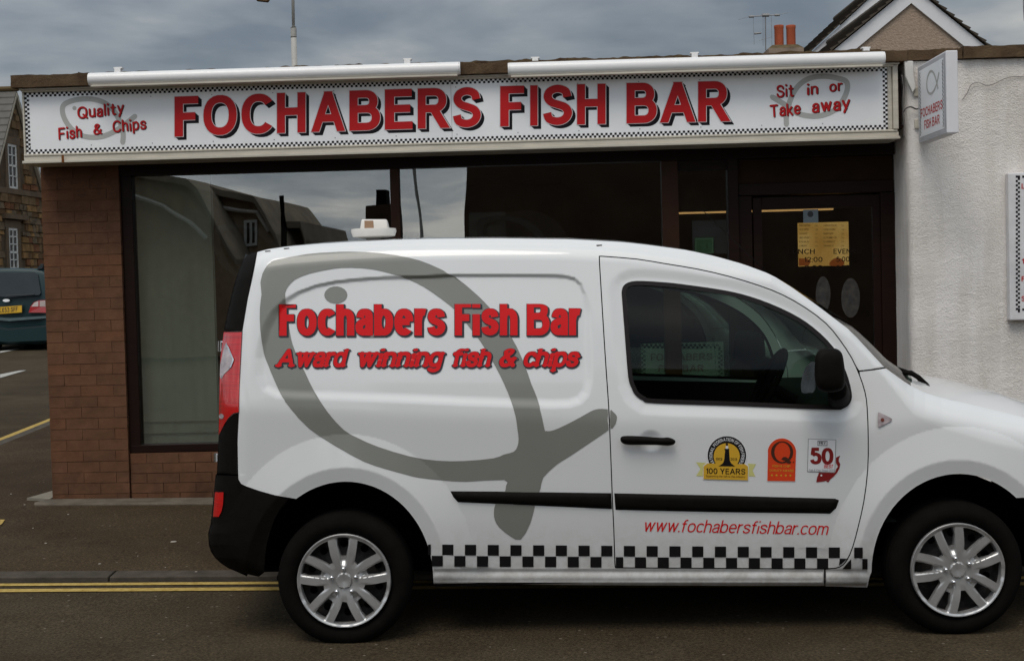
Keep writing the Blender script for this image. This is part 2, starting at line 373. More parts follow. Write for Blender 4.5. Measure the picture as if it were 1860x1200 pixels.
def text_faces(s, w=.18, grow=0.0, xs=1.0, gap=.12, word=.35, xh=.7, slant=0.0, rnd=False, wave=0, serif=False):
    """faces in a frame where the base line is y=0, cap height 1 and the run of text spans x 0..1"""
    x = 0; F = []; lo, hi = 1e9, -1e9
    for i, ch in enumerate(s):
        if ch == ' ': x += word; continue
        base = glyph(ch, w, xs, rnd, serif); X = [p[0] for f in base for p in f]; x0, x1 = min(X), max(X)
        g = glyph(ch, w + grow, xs, rnd, serif) if grow else base; dy = wave * math.sin(i * 2.3)
        F += [[(p[0] - x0 + x, p[1] + dy) for p in f] for f in g]; x += x1 - x0 + gap
    tot = x - gap
    def fy(y):
        y = (y + w / 2) / (1 + w) if y <= .7 + w / 2 + .001 else (y + w / 2) / (1 + w)
        k = (.7 + w) / (1 + w)
        return y * xh / k if y <= k else xh + (y - k) * (1 - xh) / (1 - k)
    if xh == .7:
        def fy(y): return (y + w / 2) / (1 + w)
    lower = any(c.islower() for c in s)
    out = []
    for f in F:
        out.append([((p[0] + slant * p[1]) / (tot + slant), fy(p[1])) for p in f])
    return out
def to_quad(faces, q, dx=0, dy=0):              # q: base-left, base-right, cap-right, cap-left in picture points
    q = np.array(q, float); out = []
    for f in faces:
        r = []
        for s, t in f:
            p = (1 - s) * (1 - t) * q[0] + s * (1 - t) * q[1] + s * t * q[2] + (1 - s) * t * q[3]; r.append((p[0] + dx, p[1] + dy))
        out.append(r)
    return out
def clean(faces): return [f for f in faces if abs(cross2(f)) > 1e-7]
# ================================================================== THE VAN
VW = 1.83                                       # overall width; its near side stands in the plane y = 0
TU = np.array([(430, 476), (442, 466), (453, 461), (467, 457.5), (477, 453.5), (519, 447.5), (578, 442.3), (637, 438.7), (717, 434.9), (780, 433.2), (893, 432.2), (1035, 433.8), (1134, 439.3), (1176, 444), (1250, 454), (1300, 465), (1350, 479), (1401, 498), (1438, 521), (1483, 553), (1545, 600), (1606, 666), (1648, 696), (1680, 712), (1711, 722), (1753, 731), (1860, 757), (1950, 786), (2030, 830), (2075, 880)])
XR = np.array([(458, 446), (473, 440), (505, 428.7), (545, 418), (601, 406.5), (647, 401), (692, 399), (763, 398), (790, 396), (860, 394), (862, 391), (888, 388), (951, 382), (967, 378), (988, 379), (1013, 391), (1032, 416), (1047, 450)])
CR = np.array([(430, 742), (580, 745), (760, 753), (1060, 762), (1200, 768), (1560, 779), (1700, 760), (2080, 800)])
RADU = np.array([(430, .10), (1300, .10), (1401, .05), (1606, .05), (1660, .13), (1800, .16), (2075, .16)])
ARCH = ((628, 1052), (1742, 1038))
RECESS = [(760, 503.6), (698, 505), (646.6, 508.5), (608, 513), (574, 520), (543, 533), (522.6, 548.8), (504.6, 572), (491.6, 597), (482.6, 626), (479, 649.5), (480, 680), (487, 699), (505, 707), (540, 709.5), (600, 711), (680, 714), (760, 717), (865, 721.7), (1005, 726), (1032, 725), (1048, 720), (1058, 709), (1062, 689), (1061.5, 640), (1060.4, 590), (1059, 533), (1054, 517), (1043, 507), (1025, 502.5), (1006.6, 501.5), (921.6, 500.6), (825, 500.7)]
DOORWIN = smooth_poly([(1130, 545), (1129.5, 527), (1136, 515.5), (1156, 510), (1200, 512), (1240, 516), (1324, 528.5), (1380, 544), (1435.5, 567.6), (1477, 594), (1514, 630.5), (1536, 672.5), (1547, 712), (1544.5, 731), (1530.5, 742), (1505, 743.5), (1340, 737), (1190, 732), (1168, 727), (1154, 717), (1147.5, 705), (1141, 683.6), (1135, 610)], True, 3)
def ss(x): x = np.clip(x, 0, 1); return x * x * (3 - 2 * x)
def DV(u, v):
    u = np.asarray(u, float); v = np.asarray(v, float)
    T = np.interp(u, TU[:, 0], TU[:, 1]); c = np.interp(u, CR[:, 0], CR[:, 1])
    s = np.clip(6 * np.log1p(np.exp(np.clip((c - v) / 6, -30, 30))) / 330, 0, 1.3); s = np.where(c - v > 170, np.clip((c - v) / 330, 0, 1.3), s); y = .085 * s + .055 * s ** 2 + .075 * np.where(v - c > 170, (v - c), 6 * np.log1p(np.exp(np.clip((v - c) / 6, -30, 30)))) / 330
    y = y + .022 * np.clip((v - 880) / 150, 0, 1) ** 2
    R = np.interp(u, RADU[:, 0], RADU[:, 1]); d = np.clip((v - T) / 412, 0, None)
    t = np.clip((R - d) / R, 0, 1) * .94; y = y + R * (1 - np.sqrt(1 - t ** 2))
    k = (v - T); y = y + .0035 * np.exp(-((k - 12.5) / 3.6) ** 2) * ((u > 480) & (u < 1330)) * ss((u - 480) / 60)
    for cx, cy in ARCH:
        r = np.hypot((u - cx) / .905, v - cy); side = ss((cy + 30 - v) / 60)
        y = y - .030 * np.clip((264 - r) / 60, 0, 1) * side + .010 * np.clip((202 - r) / 24, 0, 1) * side
    sd = sdist(np.stack([u.ravel(), v.ravel()], -1), RECESS).reshape(u.shape) if u.size else u
    wd = 4 + 14 * ss((v - 515) / 60); y = y + (.013 - .003 * ss((v - 660) / 40)) * ss((sd + wd) / (wd + 3))
    if u.size and u.max() > 1090:
        sw = sdist(np.stack([u.ravel(), v.ravel()], -1), DOORWIN[::2]).reshape(u.shape); y = y + .007 * ss((sw + 26) / 24) * (u > 1100) * (u < 1570)
    e = np.hypot((u - 1182) / 24, (v - 801) / 21.5); y = y + .012 * np.clip(1 - e ** 2, 0, 1) ** 1.6
    y = y + .007 * ss((v - 1031) / 7) * ((u > 787) & (u < 1576)) - .004 * ss((v - 1038) / 8) * (1 - ss((v - 1048) / 8)) * ((u > 787) & (u < 1576)) + .03 * ss((v - 1056) / 10) * ((u > 787) & (u < 1576))
    xr = np.interp(v, XR[:, 0], XR[:, 1]); Lr = 62.0; t = np.clip(1 - (u - xr) / Lr, 0, .985); y = y + .14 * (1 - np.sqrt(1 - t ** 2.2))
    t = np.clip((u - 1900) / 170, 0, .98); y = y + .30 * (1 - np.sqrt(1 - t ** 2))
    return y
def vp(u, v, off=0.0): return PY(u, v, DV(u, v) + off)
def vnorm(u, v, off=0.0):
    h = .5; a = vp(u + h, v, off) - vp(u - h, v, off); b = vp(u, v + h, off) - vp(u, v - h, off)
    n = -np.cross(a, b); return n / np.linalg.norm(n, axis=-1, keepdims=True)
def mirror_mesh(o, m=None):
    me = o.data; c = bpy.data.meshes.new(me.name); V = [Vector((p.co.x, VW - p.co.y, p.co.z)) for p in me.vertices]
    c.from_pydata(V, [], [tuple(reversed(p.vertices)) for p in me.polygons]); c.materials.append(m or me.materials[0])
    c.polygons.foreach_set('use_smooth', [True] * len(c.polygons)); return c
def surf(name, faces, m, parent, holes=(), lat=6, off=0.0, skirt=0.0, mirror=False, mlat=None, plane=None):
    V, T = region(clean(faces), holes, lat)
    u, v = V[:, 0], V[:, 1]
    if plane is None: P = vp(u, v, off); N = vnorm(u, v, off)
    else: P = plane(u, v); N = None
    vs = list(P); fs = [tuple(t[::-1]) for t in T]; ns = list(N) if N is not None else None
    if skirt:
        for lp, sgn in [(f, 1) for f in faces] + [(h, -1) for h in holes]:
            lp = ccw(lp); n = len(lp); a = np.array(lp); A = vp(a[:, 0], a[:, 1], off) ; B = vp(a[:, 0], a[:, 1], off + skirt); k = len(vs)
            vs += list(A) + list(B); nn = vnorm(a[:, 0], a[:, 1], off)
            fs += [((k + i, k + (i + 1) % n, k + n + (i + 1) % n, k + n + i) if sgn < 0 else (k + i, k + n + i, k + n + (i + 1) % n, k + (i + 1) % n)) for i in range(n)]
            e = np.roll(a, -1, 0) - np.roll(a, 1, 0); e /= np.linalg.norm(e, axis=1, keepdims=True) + 1e-9
            o2 = np.stack([e[:, 1], -e[:, 0]], -1) * sgn; nv = np.stack([o2[:, 0], np.zeros(n), -o2[:, 1]], -1); ns += list(nv) * 2
    o = mesh_obj(name, vs, fs, m, parent, True, ns)
    if mirror:
        c = mirror_mesh(o); o2 = bpy.data.objects.new(name, c); COL.objects.link(o2); attach(o2, parent); return o, o2
    return o

PAINT = mat('van_white_paint', (.70, .705, .695), rough=.5, var=.012, scale=3, coat=1.0, spec=.35, crough=.04)
BLK = mat('black_textured_plastic', (.0055, .0046, .0036), rough=.65, spec=.07, var=.2, scale=30, bump=.0006, bscale=500)
RUB = mat('black_window_rubber', (.009, .006, .005), rough=.45, var=.1, spec=.25)
DARK = mat('dark_underbody', (.003, .0026, .0023), rough=.9, spec=.05, var=.3)
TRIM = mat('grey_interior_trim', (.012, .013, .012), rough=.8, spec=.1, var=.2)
g_ = NT(PAINT.node_tree); b_ = g_.n['Principled BSDF']; old_ = b_.inputs['Base Color'].links[0].from_socket; ps_ = g_.add('ShaderNodeNewGeometry').outputs['Position']
sx_ = g_.add('ShaderNodeSeparateXYZ'); g_.l.new(ps_, sx_.inputs[0]); lowz = g_.math('SUBTRACT', 1.0, g_.math('DIVIDE', g_.math('SUBTRACT', sx_.outputs[2], .22), .38), clamp=True)   # road film thrown up along the sill
dn_ = g_.math('MULTIPLY', g_.math('POWER', lowz, 1.6), g_.ramp(g_.noise(ps_, 14, 8, .7, .4), [(.30, (0, 0, 0)), (.75, (1, 1, 1))]))
g_.put(b_, 'Base Color', g_.mix(g_.math('MULTIPLY', dn_, .75, clamp=True), old_, (.27, .22, .16, 1))); fz_ = g_.ramp(g_.noise(ps_, 1.7, 5, .6, .8), [(.4, (0, 0, 0)), (.8, (1, 1, 1))]); g_.put(b_, 'Coat Roughness', g_.math('MULTIPLY_ADD', fz_, .10, .03))
GREY = mat('grey_vinyl_film', (.205, .208, .182), rough=.42, var=.03, coat=.35, crough=.08)
RED = mat('red_vinyl_film', (.64, .007, .009), rough=.4, var=.03, coat=.1, spec=.2)
BLACKV = mat('black_vinyl_film', (.006, .006, .008), rough=.3, var=0, coat=.4)
CHROME = mat('polished_chrome', (.75, .75, .76), rough=.12, var=0, metal=1)
VGL = glass('green_tinted_glass', (.46, .60, .50), .02)
DGATE = smooth_poly([(1088.8, 467), (1090.5, 465.6), (1100, 466), (1156, 470.6), (1212, 479.6), (1268, 489), (1324, 502), (1380, 519), (1421.5, 535.5), (1463, 559), (1500, 587), (1525, 616.6), (1547, 650), (1561, 681), (1571, 711.6), (1575, 740), (1577, 796.7), (1576, 853), (1569, 910), (1559, 955), (1549, 992), (1538, 1017), (1525, 1029), (1502, 1032), (1440, 1032), (1320, 1031.4), (1200, 1030.8), (1130, 1030.4), (1120, 1030.2), (1117.4, 1027.5), (1116.6, 1010), (1115, 960), (1112.2, 900), (1109.2, 820), (1105.8, 740), (1101, 670), (1096.5, 600), (1091, 510), (1089.2, 480)], True, 2)

van = thing('delivery_van', 'white van with large grey fish drawing and red lettering parked outside the shop', 'van', (0.35, .9, 0))
def near(poly, a, b):                           # the stretch of an outline between the points next to a and b
    P = np.array(poly); i = int(np.argmin(np.hypot(*(P - a).T))); j = int(np.argmin(np.hypot(*(P - b).T))); n = len(P); out = [tuple(P[i])]
    while i != j: i = (i + 1) % n; out.append(tuple(P[i]))
    return out
def Tline(u0, u1, n=30):
    us = np.linspace(u0, u1, n); return [(float(a), float(np.interp(a, TU[:, 0], TU[:, 1]) + .6)) for a in us]
gap = inset(DGATE, -1.1); dpl = inset(DGATE, 0.9)
def archline(cx, cy, a0, a1, n=26, R=178.0):
    out = []
    for i in range(n + 1):
        a = rad(a0 + (a1 - a0) * i / n); out.append((cx + .893 * R * math.cos(a), cy - R * math.sin(a)))
    return out
ra = archline(628, 1052, 0, 124.5); fa = archline(1742, 1038, 49, 180)
GAPD = ccw(gap)[::-1]                           # clockwise in the picture
up = near(gap, (1559.6, 677), (1090, 466)); 
if len(up) > len(gap) / 2: up = near(gap[::-1], (1559.6, 677), (1090, 466))
dn = near(gap, (1090, 466), (1500, 1032))
if max(p[0] for p in dn) > 1520: dn = near(gap[::-1], (1090, 466), (1500, 1032))
side = [(431.7, 805), (434.6, 722), (435.4, 700), (440.7, 601), (450, 545), (467.4, 458.2)] + Tline(469, 1606, 70) + [(1583, 670), (1560.6, 672.5)] + up[1:] + dn[1:-1] + [(1497, 1033.6), (1497, 1063), (1300, 1063), (1100, 1062), (787.5, 1060)] + ra + [(500, 899), (470, 890.5), (447, 882.5), (438, 878), (433, 870)]
surf('side_panel', [side], PAINT, van, lat=3.2, skirt=.02)
rt = near(gap, (1500, 1032), (1559.6, 677))
if min(p[0] for p in rt) < 1400: rt = near(gap[::-1], (1500, 1032), (1559.6, 677))
fend = [(1499.5, 1064), (1499.5, 1033.8)] + rt[1:] + [(1561.5, 675), (1585, 672.5), (1608, 669)] + Tline(1610, 2030, 40) + [(2036, 903), (1862, 903)] + fa + [(1580, 1045), (1575, 1066)]
surf('front_wing', [fend], PAINT, van, lat=3.6, skirt=.02)
door = surf('door', [dpl], PAINT, van, holes=[inset(DOORWIN, 2)], lat=3.2, skirt=.018)
# the far side, seen through the cab windows
def far(name, faces, m, parent, holes=(), lat=12, off=0.0):
    o = surf(name, faces, m, None, holes=holes, lat=lat, off=off); c = mirror_mesh(o); old = o.data; o.data = c; bpy.data.meshes.remove(old); attach(o, parent); return o
far('side_panel', [side], PAINT, van); far('front_wing', [fend], PAINT, van); fdoor = far('door', [dpl], PAINT, van, holes=[inset(DOORWIN, 2)])
ring_in = inset(DOORWIN, 8)
for dr, f in ((door, surf), (fdoor, far)):
    f('window_seal', [DOORWIN], RUB, dr, holes=[ring_in], lat=6, off=-.004)
    f('window_glass', [inset(DOORWIN, 6.5)], VGL, dr, lat=14, off=.006)
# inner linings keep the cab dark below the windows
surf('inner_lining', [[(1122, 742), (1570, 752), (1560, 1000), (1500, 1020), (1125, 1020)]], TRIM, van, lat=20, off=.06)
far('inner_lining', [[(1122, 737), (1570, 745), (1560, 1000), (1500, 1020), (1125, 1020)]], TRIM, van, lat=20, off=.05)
# dark backing strip added behind the panel gaps, colouring in their shade
surf('gap_backing', [inset(DGATE, -9)], DARK, van, holes=[inset(DGATE, 10)], lat=8, off=.017)
# roof, windscreen, bonnet
def loft(name, m, us, zf, xf, parent, nv=18, smooth=True, off=0.002):
    vs = []; 
    for u in us:
        v = float(np.interp(u, TU[:, 0], TU[:, 1]) + .9); p = vp(np.array([u]), np.array([v]), off)[0]; y0, y1 = p[1], VW - p[1]
        for j in range(nv + 1):
            t = j / nv; s = 1 - abs(2 * t - 1) ** 2.4; vs.append((p[0] + xf(u) * s, y0 + (y1 - y0) * t, p[2] + zf(u) * s))
    n = len(us); fs = [(i * (nv + 1) + j, (i + 1) * (nv + 1) + j, (i + 1) * (nv + 1) + j + 1, i * (nv + 1) + j + 1) for i in range(n - 1) for j in range(nv)]
    return mesh_obj(name, vs, fs, m, parent, smooth)
loft('roof', PAINT, np.linspace(468, 1403, 60), lambda u: .022, lambda u: 0.0, van)
loft('windscreen', glass('windscreen_glass', (.34, .42, .38), .01), np.linspace(1401, 1652, 24), lambda u: .02, lambda u: .05 + .09 * ss((u - 1401) / 200), van)
hood = loft('bonnet', PAINT, np.linspace(1655, 2073, 40), lambda u: .055 + .02 * ss((u - 1655) / 150), lambda u: .07, van, nv=28)
# front end (beyond the picture edge)
b = MB(); b.prism([vp(np.array([x]), np.array([y]))[0] for x, y in ((1862, 905), (2036, 905), (2072, 930), (2068, 1020), (2010, 1052), (1905, 1052), (1893, 985), (1880, 940))], (0, .03, 0)); b.obj('bumper_corner', BLK, van)
p0 = vp(np.array([2060.0]), np.array([860.0]))[0]; p1 = vp(np.array([2064.0]), np.array([1048.0]))[0]
b = MB(); b.box(p0[0] - .25, p0[0] - .03, p0[1] + .06, VW - p0[1] - .06, .70, p0[2] - .10); b.obj('grille', BLK, van, bevel=.03)
b = MB(); b.box(p1[0] - .28, p1[0] + .02, p1[1] - .02, VW - p1[1] + .02, p1[2] + .02, .66); b.obj('front_bumper', BLK, van, bevel=.09)
b = MB(); q0 = vp(np.array([2068.0]), np.array([872.0]))[0]; b.box(q0[0] - .22, q0[0] - .01, q0[1] + .02, VW - q0[1] - .02, .66, q0[2] - .005); b.obj('nose_panel', PAINT, van, bevel=.07, auto=60)
# rear corner
PIL = smooth_poly([(467.4, 458.2), (459, 458.5), (452.7, 460.5), (442, 473), (428.7, 505), (418, 545), (406.5, 600.5)], False, 3) + [(439.6, 600.8), (449, 545)]
surf('rear_pillar', [PIL], BLK, van, lat=4, skirt=.02, mirror=True)
LAMPR = mat('red_lamp_plastic', (.50, .006, .006), rough=.18, var=.25, scale=3, streak=(1, 1, 60), coat=1)
LENS = mat('clear_lamp_plastic', (.42, .36, .37), rough=.12, var=.35, scale=25, coat=1)
LM = [(406.5, 603), (439.4, 603), (435.2, 680), (433.6, 748), (424, 750), (415, 758), (407.5, 769.6), (397.2, 790), (398, 763), (399, 692.5), (400.7, 646.7)]
tl, tl2 = surf('tail_lamp', [LM], LAMPR, van, lat=4, off=-.006, skirt=.03, mirror=True)
surf('lamp_lens', [smooth_poly([(409.5, 624), (413, 627), (423.5, 652), (418, 668), (408, 678), (400.2, 688), (400.4, 660)], True, 3)], LENS, tl, lat=4, off=-.0095)
surf('lamp_rim', [ribbon([(410, 625), (414, 630), (423.5, 653), (418, 667)], 2.4)[k] for k in range(3)], CHROME, tl, lat=4, off=-.012)
surf('lamp_lens', [disc2((401.8, 755.7), 4.6, 12)], LENS, tl, lat=4, off=-.009)
LC = [(397, 791.5), (407.8, 771), (416, 759.5), (425, 751.5), (433.6, 749.5), (431, 805), (431.4, 861), (394, 859.5)]
surf('lower_quarter_trim', [LC], BLK, van, lat=4, skirt=.02, mirror=True)
BP = [(391.5, 862), (431.6, 863.5), (433, 872), (438, 879.5), (446, 884.2), (470, 892), (500, 900.5), (523, 906)] + [(507.5, 926), (497, 946), (489, 970), (484, 990), (481.5, 1010), (480, 1039), (470, 1046.7), (440, 1040), (416, 1032), (402, 1023), (391, 1013), (383, 1001), (379, 988), (378, 967.5), (382.5, 951), (386, 920), (389, 888)]
surf('rear_bumper', [BP], BLK, van, lat=4, off=-.004, skirt=.04, mirror=True)
surf('reflector', [[(390.4, 893), (406, 893.5), (405, 915), (402, 929), (397, 938), (387, 938)]], LAMPR, van, lat=4, off=-.011, skirt=.01, mirror=True)
def rear_sheet(name, v0, v1, m, dx=0):
    vsx = np.linspace(v0, v1, 16); xr = np.interp(vsx, XR[:, 0], XR[:, 1]); P = vp(xr + 1.0, vsx); b = MB(); n = 10
    vs = []
    for p in P: vs += [(p[0] - .03 * (1 - (2 * j / n - 1) ** 4) - dx, p[1] + (VW - 2 * p[1]) * j / n, p[2]) for j in range(n + 1)]
    return mesh_obj(name, vs, [(i * (n + 1) + j, (i + 1) * (n + 1) + j, (i + 1) * (n + 1) + j + 1, i * (n + 1) + j + 1) for i in range(15) for j in range(n)], m, van, True)
rear_sheet('rear_door', 461, 860, PAINT); rear_sheet('rear_bumper_face', 862, 1046, BLK)
for (u0, v0, u1, v1) in ((395.5, 619, 402, 638), (388.5, 823, 394.5, 838)):
    um = (u0 + u1) / 2; p = PY(np.array([um, um]), np.array([v0, v1]), .20); b = MB(); b.tube([p[0], p[1]], .0085, 12); b.tube([p[0] + [0, 0, -.006], p[0] + [.04, .01, -.006]], .005, 8); b.tube([p[1] + [0, 0, .006], p[1] + [.04, .01, .006]], .005, 8); b.obj('hinge', CHROME, van, auto=40)
# rubbing strips, handle, indicator, petrol-blue details
def strip(pts, thick, name, m, parent, lat=6, round_=True):
    V, T = region([pts], (), lat); d = sdist(V, pts); h = thick * (np.clip(d / 7, 0, 1) ** .5 if round_ else 1)
    P = PY(V[:, 0], V[:, 1], DV(V[:, 0], V[:, 1]) - h - .0005); return mesh_obj(name, P, [tuple(t[::-1]) for t in T], m, parent, True)
strip(dense([(818, 891.5), (900, 892), (1000, 893.5), (1110.2, 895), (1111.8, 924), (1000, 919), (900, 914.5), (832, 911.5), (824, 903)], 4), .014, 'rubbing_strip', BLK, van)
strip(dense([(1115.6, 895.2), (1300, 899), (1517, 905), (1524, 908), (1519, 922), (1508, 932.3), (1300, 929.5), (1118, 925.4)], 4), .014, 'rubbing_strip', BLK, door)
def blob_strip(name, pts, thick, m, parent, w=6, base=0.0, lat=2.5):
    pts = dense(pts, 3); V, T = region([pts], (), lat); d = sdist(V, pts); h = thick * np.sqrt(np.clip(1 - (1 - np.clip(d / w, 0, 1)) ** 2, 0, 1))
    P = PY(V[:, 0], V[:, 1], float(base) - h) if base else PY(V[:, 0], V[:, 1], DV(np.full(len(V), 1225.0), V[:, 1]) - .022 - h)
    k = len(P); B = P + [0, .02, 0]; return mesh_obj(name, P, [tuple(t[::-1]) for t in T], m, parent, True)
blob_strip('handle', smooth_poly([(1127, 796), (1133, 791.5), (1160, 791.5), (1200, 794.5), (1214, 794), (1226, 799), (1225, 806), (1214, 809), (1196, 808), (1160, 807.5), (1138, 807), (1129, 803)], True, 3), .02, BLK, door, w=8)
ind = surf('indicator_lamp', [smooth_poly([(1595, 750), (1598, 749), (1617, 758), (1620, 761.5), (1617, 765), (1599, 774.5), (1595, 774), (1594.5, 762)], True, 2)], LENS, van, lat=3, off=-.006, skirt=.008)
surf('bulb', [disc2((1603, 762), 3.4, 12)], mat('amber_bulb', (.16, .045, .03), rough=.3), ind, lat=3, off=-.0085)
# printed film on the body side
FO_ = [(473, 513), (476.7, 497), (484.7, 482.7), (492, 476.5), (500.7, 472), (556.7, 461.4), (600, 458), (636.7, 456.8), (690, 459.5), (743.4, 468), (780, 479.5), (825.3, 502), (859.3, 529), (879, 547.5), (901.8, 573), (921.6, 601), (938.6, 629.6), (955.6, 669), (965, 697), (971.5, 712), (980, 737), (989, 779), (992, 782), (998, 782.5), (1008, 780), (1026.7, 771.7), (1053, 758), (1073, 746.7), (1083, 743), (1093, 742), (1104, 743)]
FB = [(1105.5, 780.5), (1036.7, 826.7), (1020, 837), (1006.7, 846.7), (986.7, 866.7), (981.7, 886.7), (979, 893), (971.7, 918), (963, 950), (946, 979), (926.7, 973), (906.7, 956.7), (899, 944), (897, 930), (900, 915), (910, 903), (917, 893), (919, 882), (916, 870.7), (846.7, 874), (803, 871.5), (760, 866.7), (736.7, 861), (700, 851), (661.7, 838), (611.7, 811), (561.7, 778), (528.3, 742.5), (512, 719), (499, 692), (486, 660), (479.4, 641.4), (472.7, 598.7), (472, 561), (475, 534.7)]
FI = [(518, 540), (519, 529), (523, 521), (535.4, 508), (562, 497), (604.7, 488), (636.7, 486), (676.7, 489), (716.8, 498.7), (743.4, 508), (770, 521), (802.7, 543.5), (831, 567), (853.7, 595.6), (873.5, 621), (899, 663.6), (916, 697.6), (928, 727), (936.7, 756.7), (940, 780), (942, 796.7), (940, 810), (933, 820), (915, 825), (896.7, 831.7), (843, 836.7), (793, 836), (745, 828.5), (686.7, 811), (650, 795), (624, 780), (595, 748), (570, 709), (554, 676), (535.4, 636), (528.7, 614.7), (524.7, 590.7)]
FI = smooth_poly(FI, True, 2); FO_ = smooth_poly(FO_, False, 2); FB = smooth_poly(FB, False, 2)
surf('fish_drawing', [FO_ + FB], GREY, van, holes=[FI], lat=3.2, off=-.0016)
surf('fish_eye', [[(610 + 21 * math.cos(a / 9 * math.pi), 535.6 + 15.7 * math.sin(a / 9 * math.pi)) for a in range(18)]], GREY, van, lat=3.2, off=-.0016)
surf('fish_drawing', [smooth_poly([(1108.5, 745.5), (1113, 747), (1119, 753), (1120.7, 758), (1119, 767), (1116.7, 771.7), (1109, 778)], True, 2)], GREY, door, lat=3.2, off=-.0016)
def van_text(s, q, m, parent, off, name='lettering', lat=3.2, dx=0, dy=0, **k):
    return surf(name, to_quad(text_faces(s, **k), q, dx, dy), m, parent, lat=lat, off=off)
def lines(f, h):                                # base line / cap line of one row of words
    return lambda u0, u1: [(u0, f(u0)), (u1, f(u1)), (u1, f(u1) - h), (u0, f(u0) - h)]
r1 = lines(lambda u: 609.6 - (u - 505) * .0018, 57)
for wd_, u0, u1, xs in (('Fochabers', 507, 809, .76), ('Fish', 826, 940, .76), ('Bar', 957, 1055, .84)):
    K = dict(w=.235, xs=xs, gap=.035, xh=.86)
    F = text_faces(wd_, grow=.05, **K)
    surf('lettering_shadow', to_quad(F, r1(u0, u1), .4, .4) + to_quad(F, r1(u0, u1), 1.3, 1.2) + to_quad(F, r1(u0, u1), 2.3, 2.0), BLACKV, van, lat=3.2, off=-.0030)
    van_text(wd_, r1(u0, u1), RED, van, -.0046, **dict(K, grow=.0))
r2 = lines(lambda u: 667 - (u - 500) * .001, 34)
for wd_, u0, u1 in (('Award', 499.5, 635), ('winning', 645, 811), ('fish', 818, 898), ('&', 905, 944), ('chips', 949, 1058)):
    K = dict(w=.228, xs=1.12, gap=-.07, xh=.84, slant=.24, rnd=True, serif=True)
    F = text_faces(wd_, grow=.085, **K)
    surf('lettering_shadow', to_quad(F, r2(u0, u1), .2, .4) + to_quad(F, r2(u0, u1), 1.5, 1.9), BLACKV, van, lat=3.2, off=-.0030)
    van_text(wd_, r2(u0, u1), RED, van, -.0046, **dict(K, grow=.0))
van_text('www.fochabersfishbar.com', [(1168, 964.3), (1508, 971), (1508, 948), (1168, 941.3)], RED, door, -.0018, w=.105, gap=.075, slant=.22)
# chequers
chk = {0: [], 1: [], 2: []}
def sqr(u0, v0, w, h=19.3): return [(u0, v0), (u0 + w, v0 + .006 * w), (u0 + w, v0 + h), (u0, v0 + h)]
vt = lambda u: 988.2 + (u - 790) * .0072
for k in range(8):
    u = 803.3 + 41.25 * k; chk[0].append(sqr(u, vt(u), 20.2))
chk[0].append(sqr(777.5, vt(777), 5)); 
for k in range(8):
    u = 784 + 41.2 * k; chk[0].append(sqr(u, vt(u) + 20.4, 20.2))
chk[1].append(sqr(1118.6, vt(1118) + 20.4, 13.4, 18.8))
for k in range(10): u = 1133.2 + 41.35 * k; chk[1].append(sqr(u, vt(u), 20.2))
for k in range(9): u = 1153.3 + 41.35 * k; chk[1].append(sqr(u, vt(u) + 20.4, 20.2, 18.8))
chk[1].append([(1525.4, 1013.6), (1539, 1013.8), (1529, 1023), (1524, 1026.5)])
chk[2] += [sqr(1551.5, vt(1551), 15.6), sqr(1566.4, vt(1566) + 20.4, 9.5), [(1546, 1014.4), (1546, 1033), (1530, 1033), (1540, 1021)]]
for k, par in ((0, van), (1, door), (2, van)): surf('chequer_band', chk[k], BLACKV, par, lat=(3.2, 3.2, 3.6)[k], off=(-.0026, -.0026, -.005)[k])
# three award stickers on the door
YEL = mat('yellow_print', (.62, .36, .03), rough=.4, var=.03); PYEL = mat('pale_yellow_print', (.60, .58, .22), rough=.4, var=.03); WHT = mat('white_print', (.72, .72, .72), rough=.4, var=0)
ORG = mat('orange_red_print', (.66, .055, .012), rough=.4, var=.03); MAR = mat('maroon_print', (.22, .012, .012), rough=.4, var=.03); BRN = mat('brown_print', (.06, .02, .01), rough=.4, var=0)
def z8(*pts): return [(1240 + x / 5.8125, 770 + y / 5.8125) for x, y in pts]
def zc(cx, cy, r, n=36, a0=0, a1=360): return z8(*[(cx + r * math.cos(rad(a0 + (a1 - a0) * k / n)), cy + r * math.sin(rad(a0 + (a1 - a0) * k / n))) for k in range(n + (a1 - a0 != 360))])
O1, O2, O3, O4 = -.0014, -.0024, -.0034, -.0044
def stk(name, faces, m, off, par, holes=()): return surf(name, faces, m, par, holes=holes, lat=None, off=off)
s1 = stk('award_sticker', [zc(467, 330, 215), z8((215, 440), (260, 400), (680, 415), (698, 440), (695, 600), (213, 585))], WHT, O1, door)
stk('ribbon_tail', [z8((140, 400), (256, 408), (225, 550), (140, 545), (188, 472)), z8((688, 415), (775, 420), (738, 488), (768, 552), (690, 548))], PYEL, O1 * .7, s1)
stk('ring', [zc(467, 330, 203)], BLACKV, O2, s1); stk('gold_disc', [zc(465, 338, 138)], YEL, O3, s1)
stk('lighthouse', [z8((449, 270), (489, 270), (498, 385), (515, 415), (556, 446), (378, 444), (425, 412), (438, 380)), z8((442, 258), (492, 258), (492, 272), (442, 272)), z8((456, 224), (478, 224), (480, 208), (467, 196), (454, 208))], BLACKV, O4, s1)
stk('lamp_room', [z8((455, 228), (480, 228), (482, 258), (453, 258))], WHT, O4, s1)
def arctext(s, cx, cy, r, a0, a1, h, m, off, par, w=.16):
    F = text_faces(s, w=w, gap=.14); out = []
    for f in F: out.append(z8(*[(cx + (r + (t - .5) * h) * math.cos(rad(a0 + (a1 - a0) * x)), cy + (r + (t - .5) * h) * math.sin(rad(a0 + (a1 - a0) * x))) for x, t in f]))
    return surf('lettering', out, m, par, lat=None, off=off)
arctext('NATIONAL FEDERATION OF FISH FRIERS', 467, 330, 169, 145, 395, 34, WHT, O3, s1)
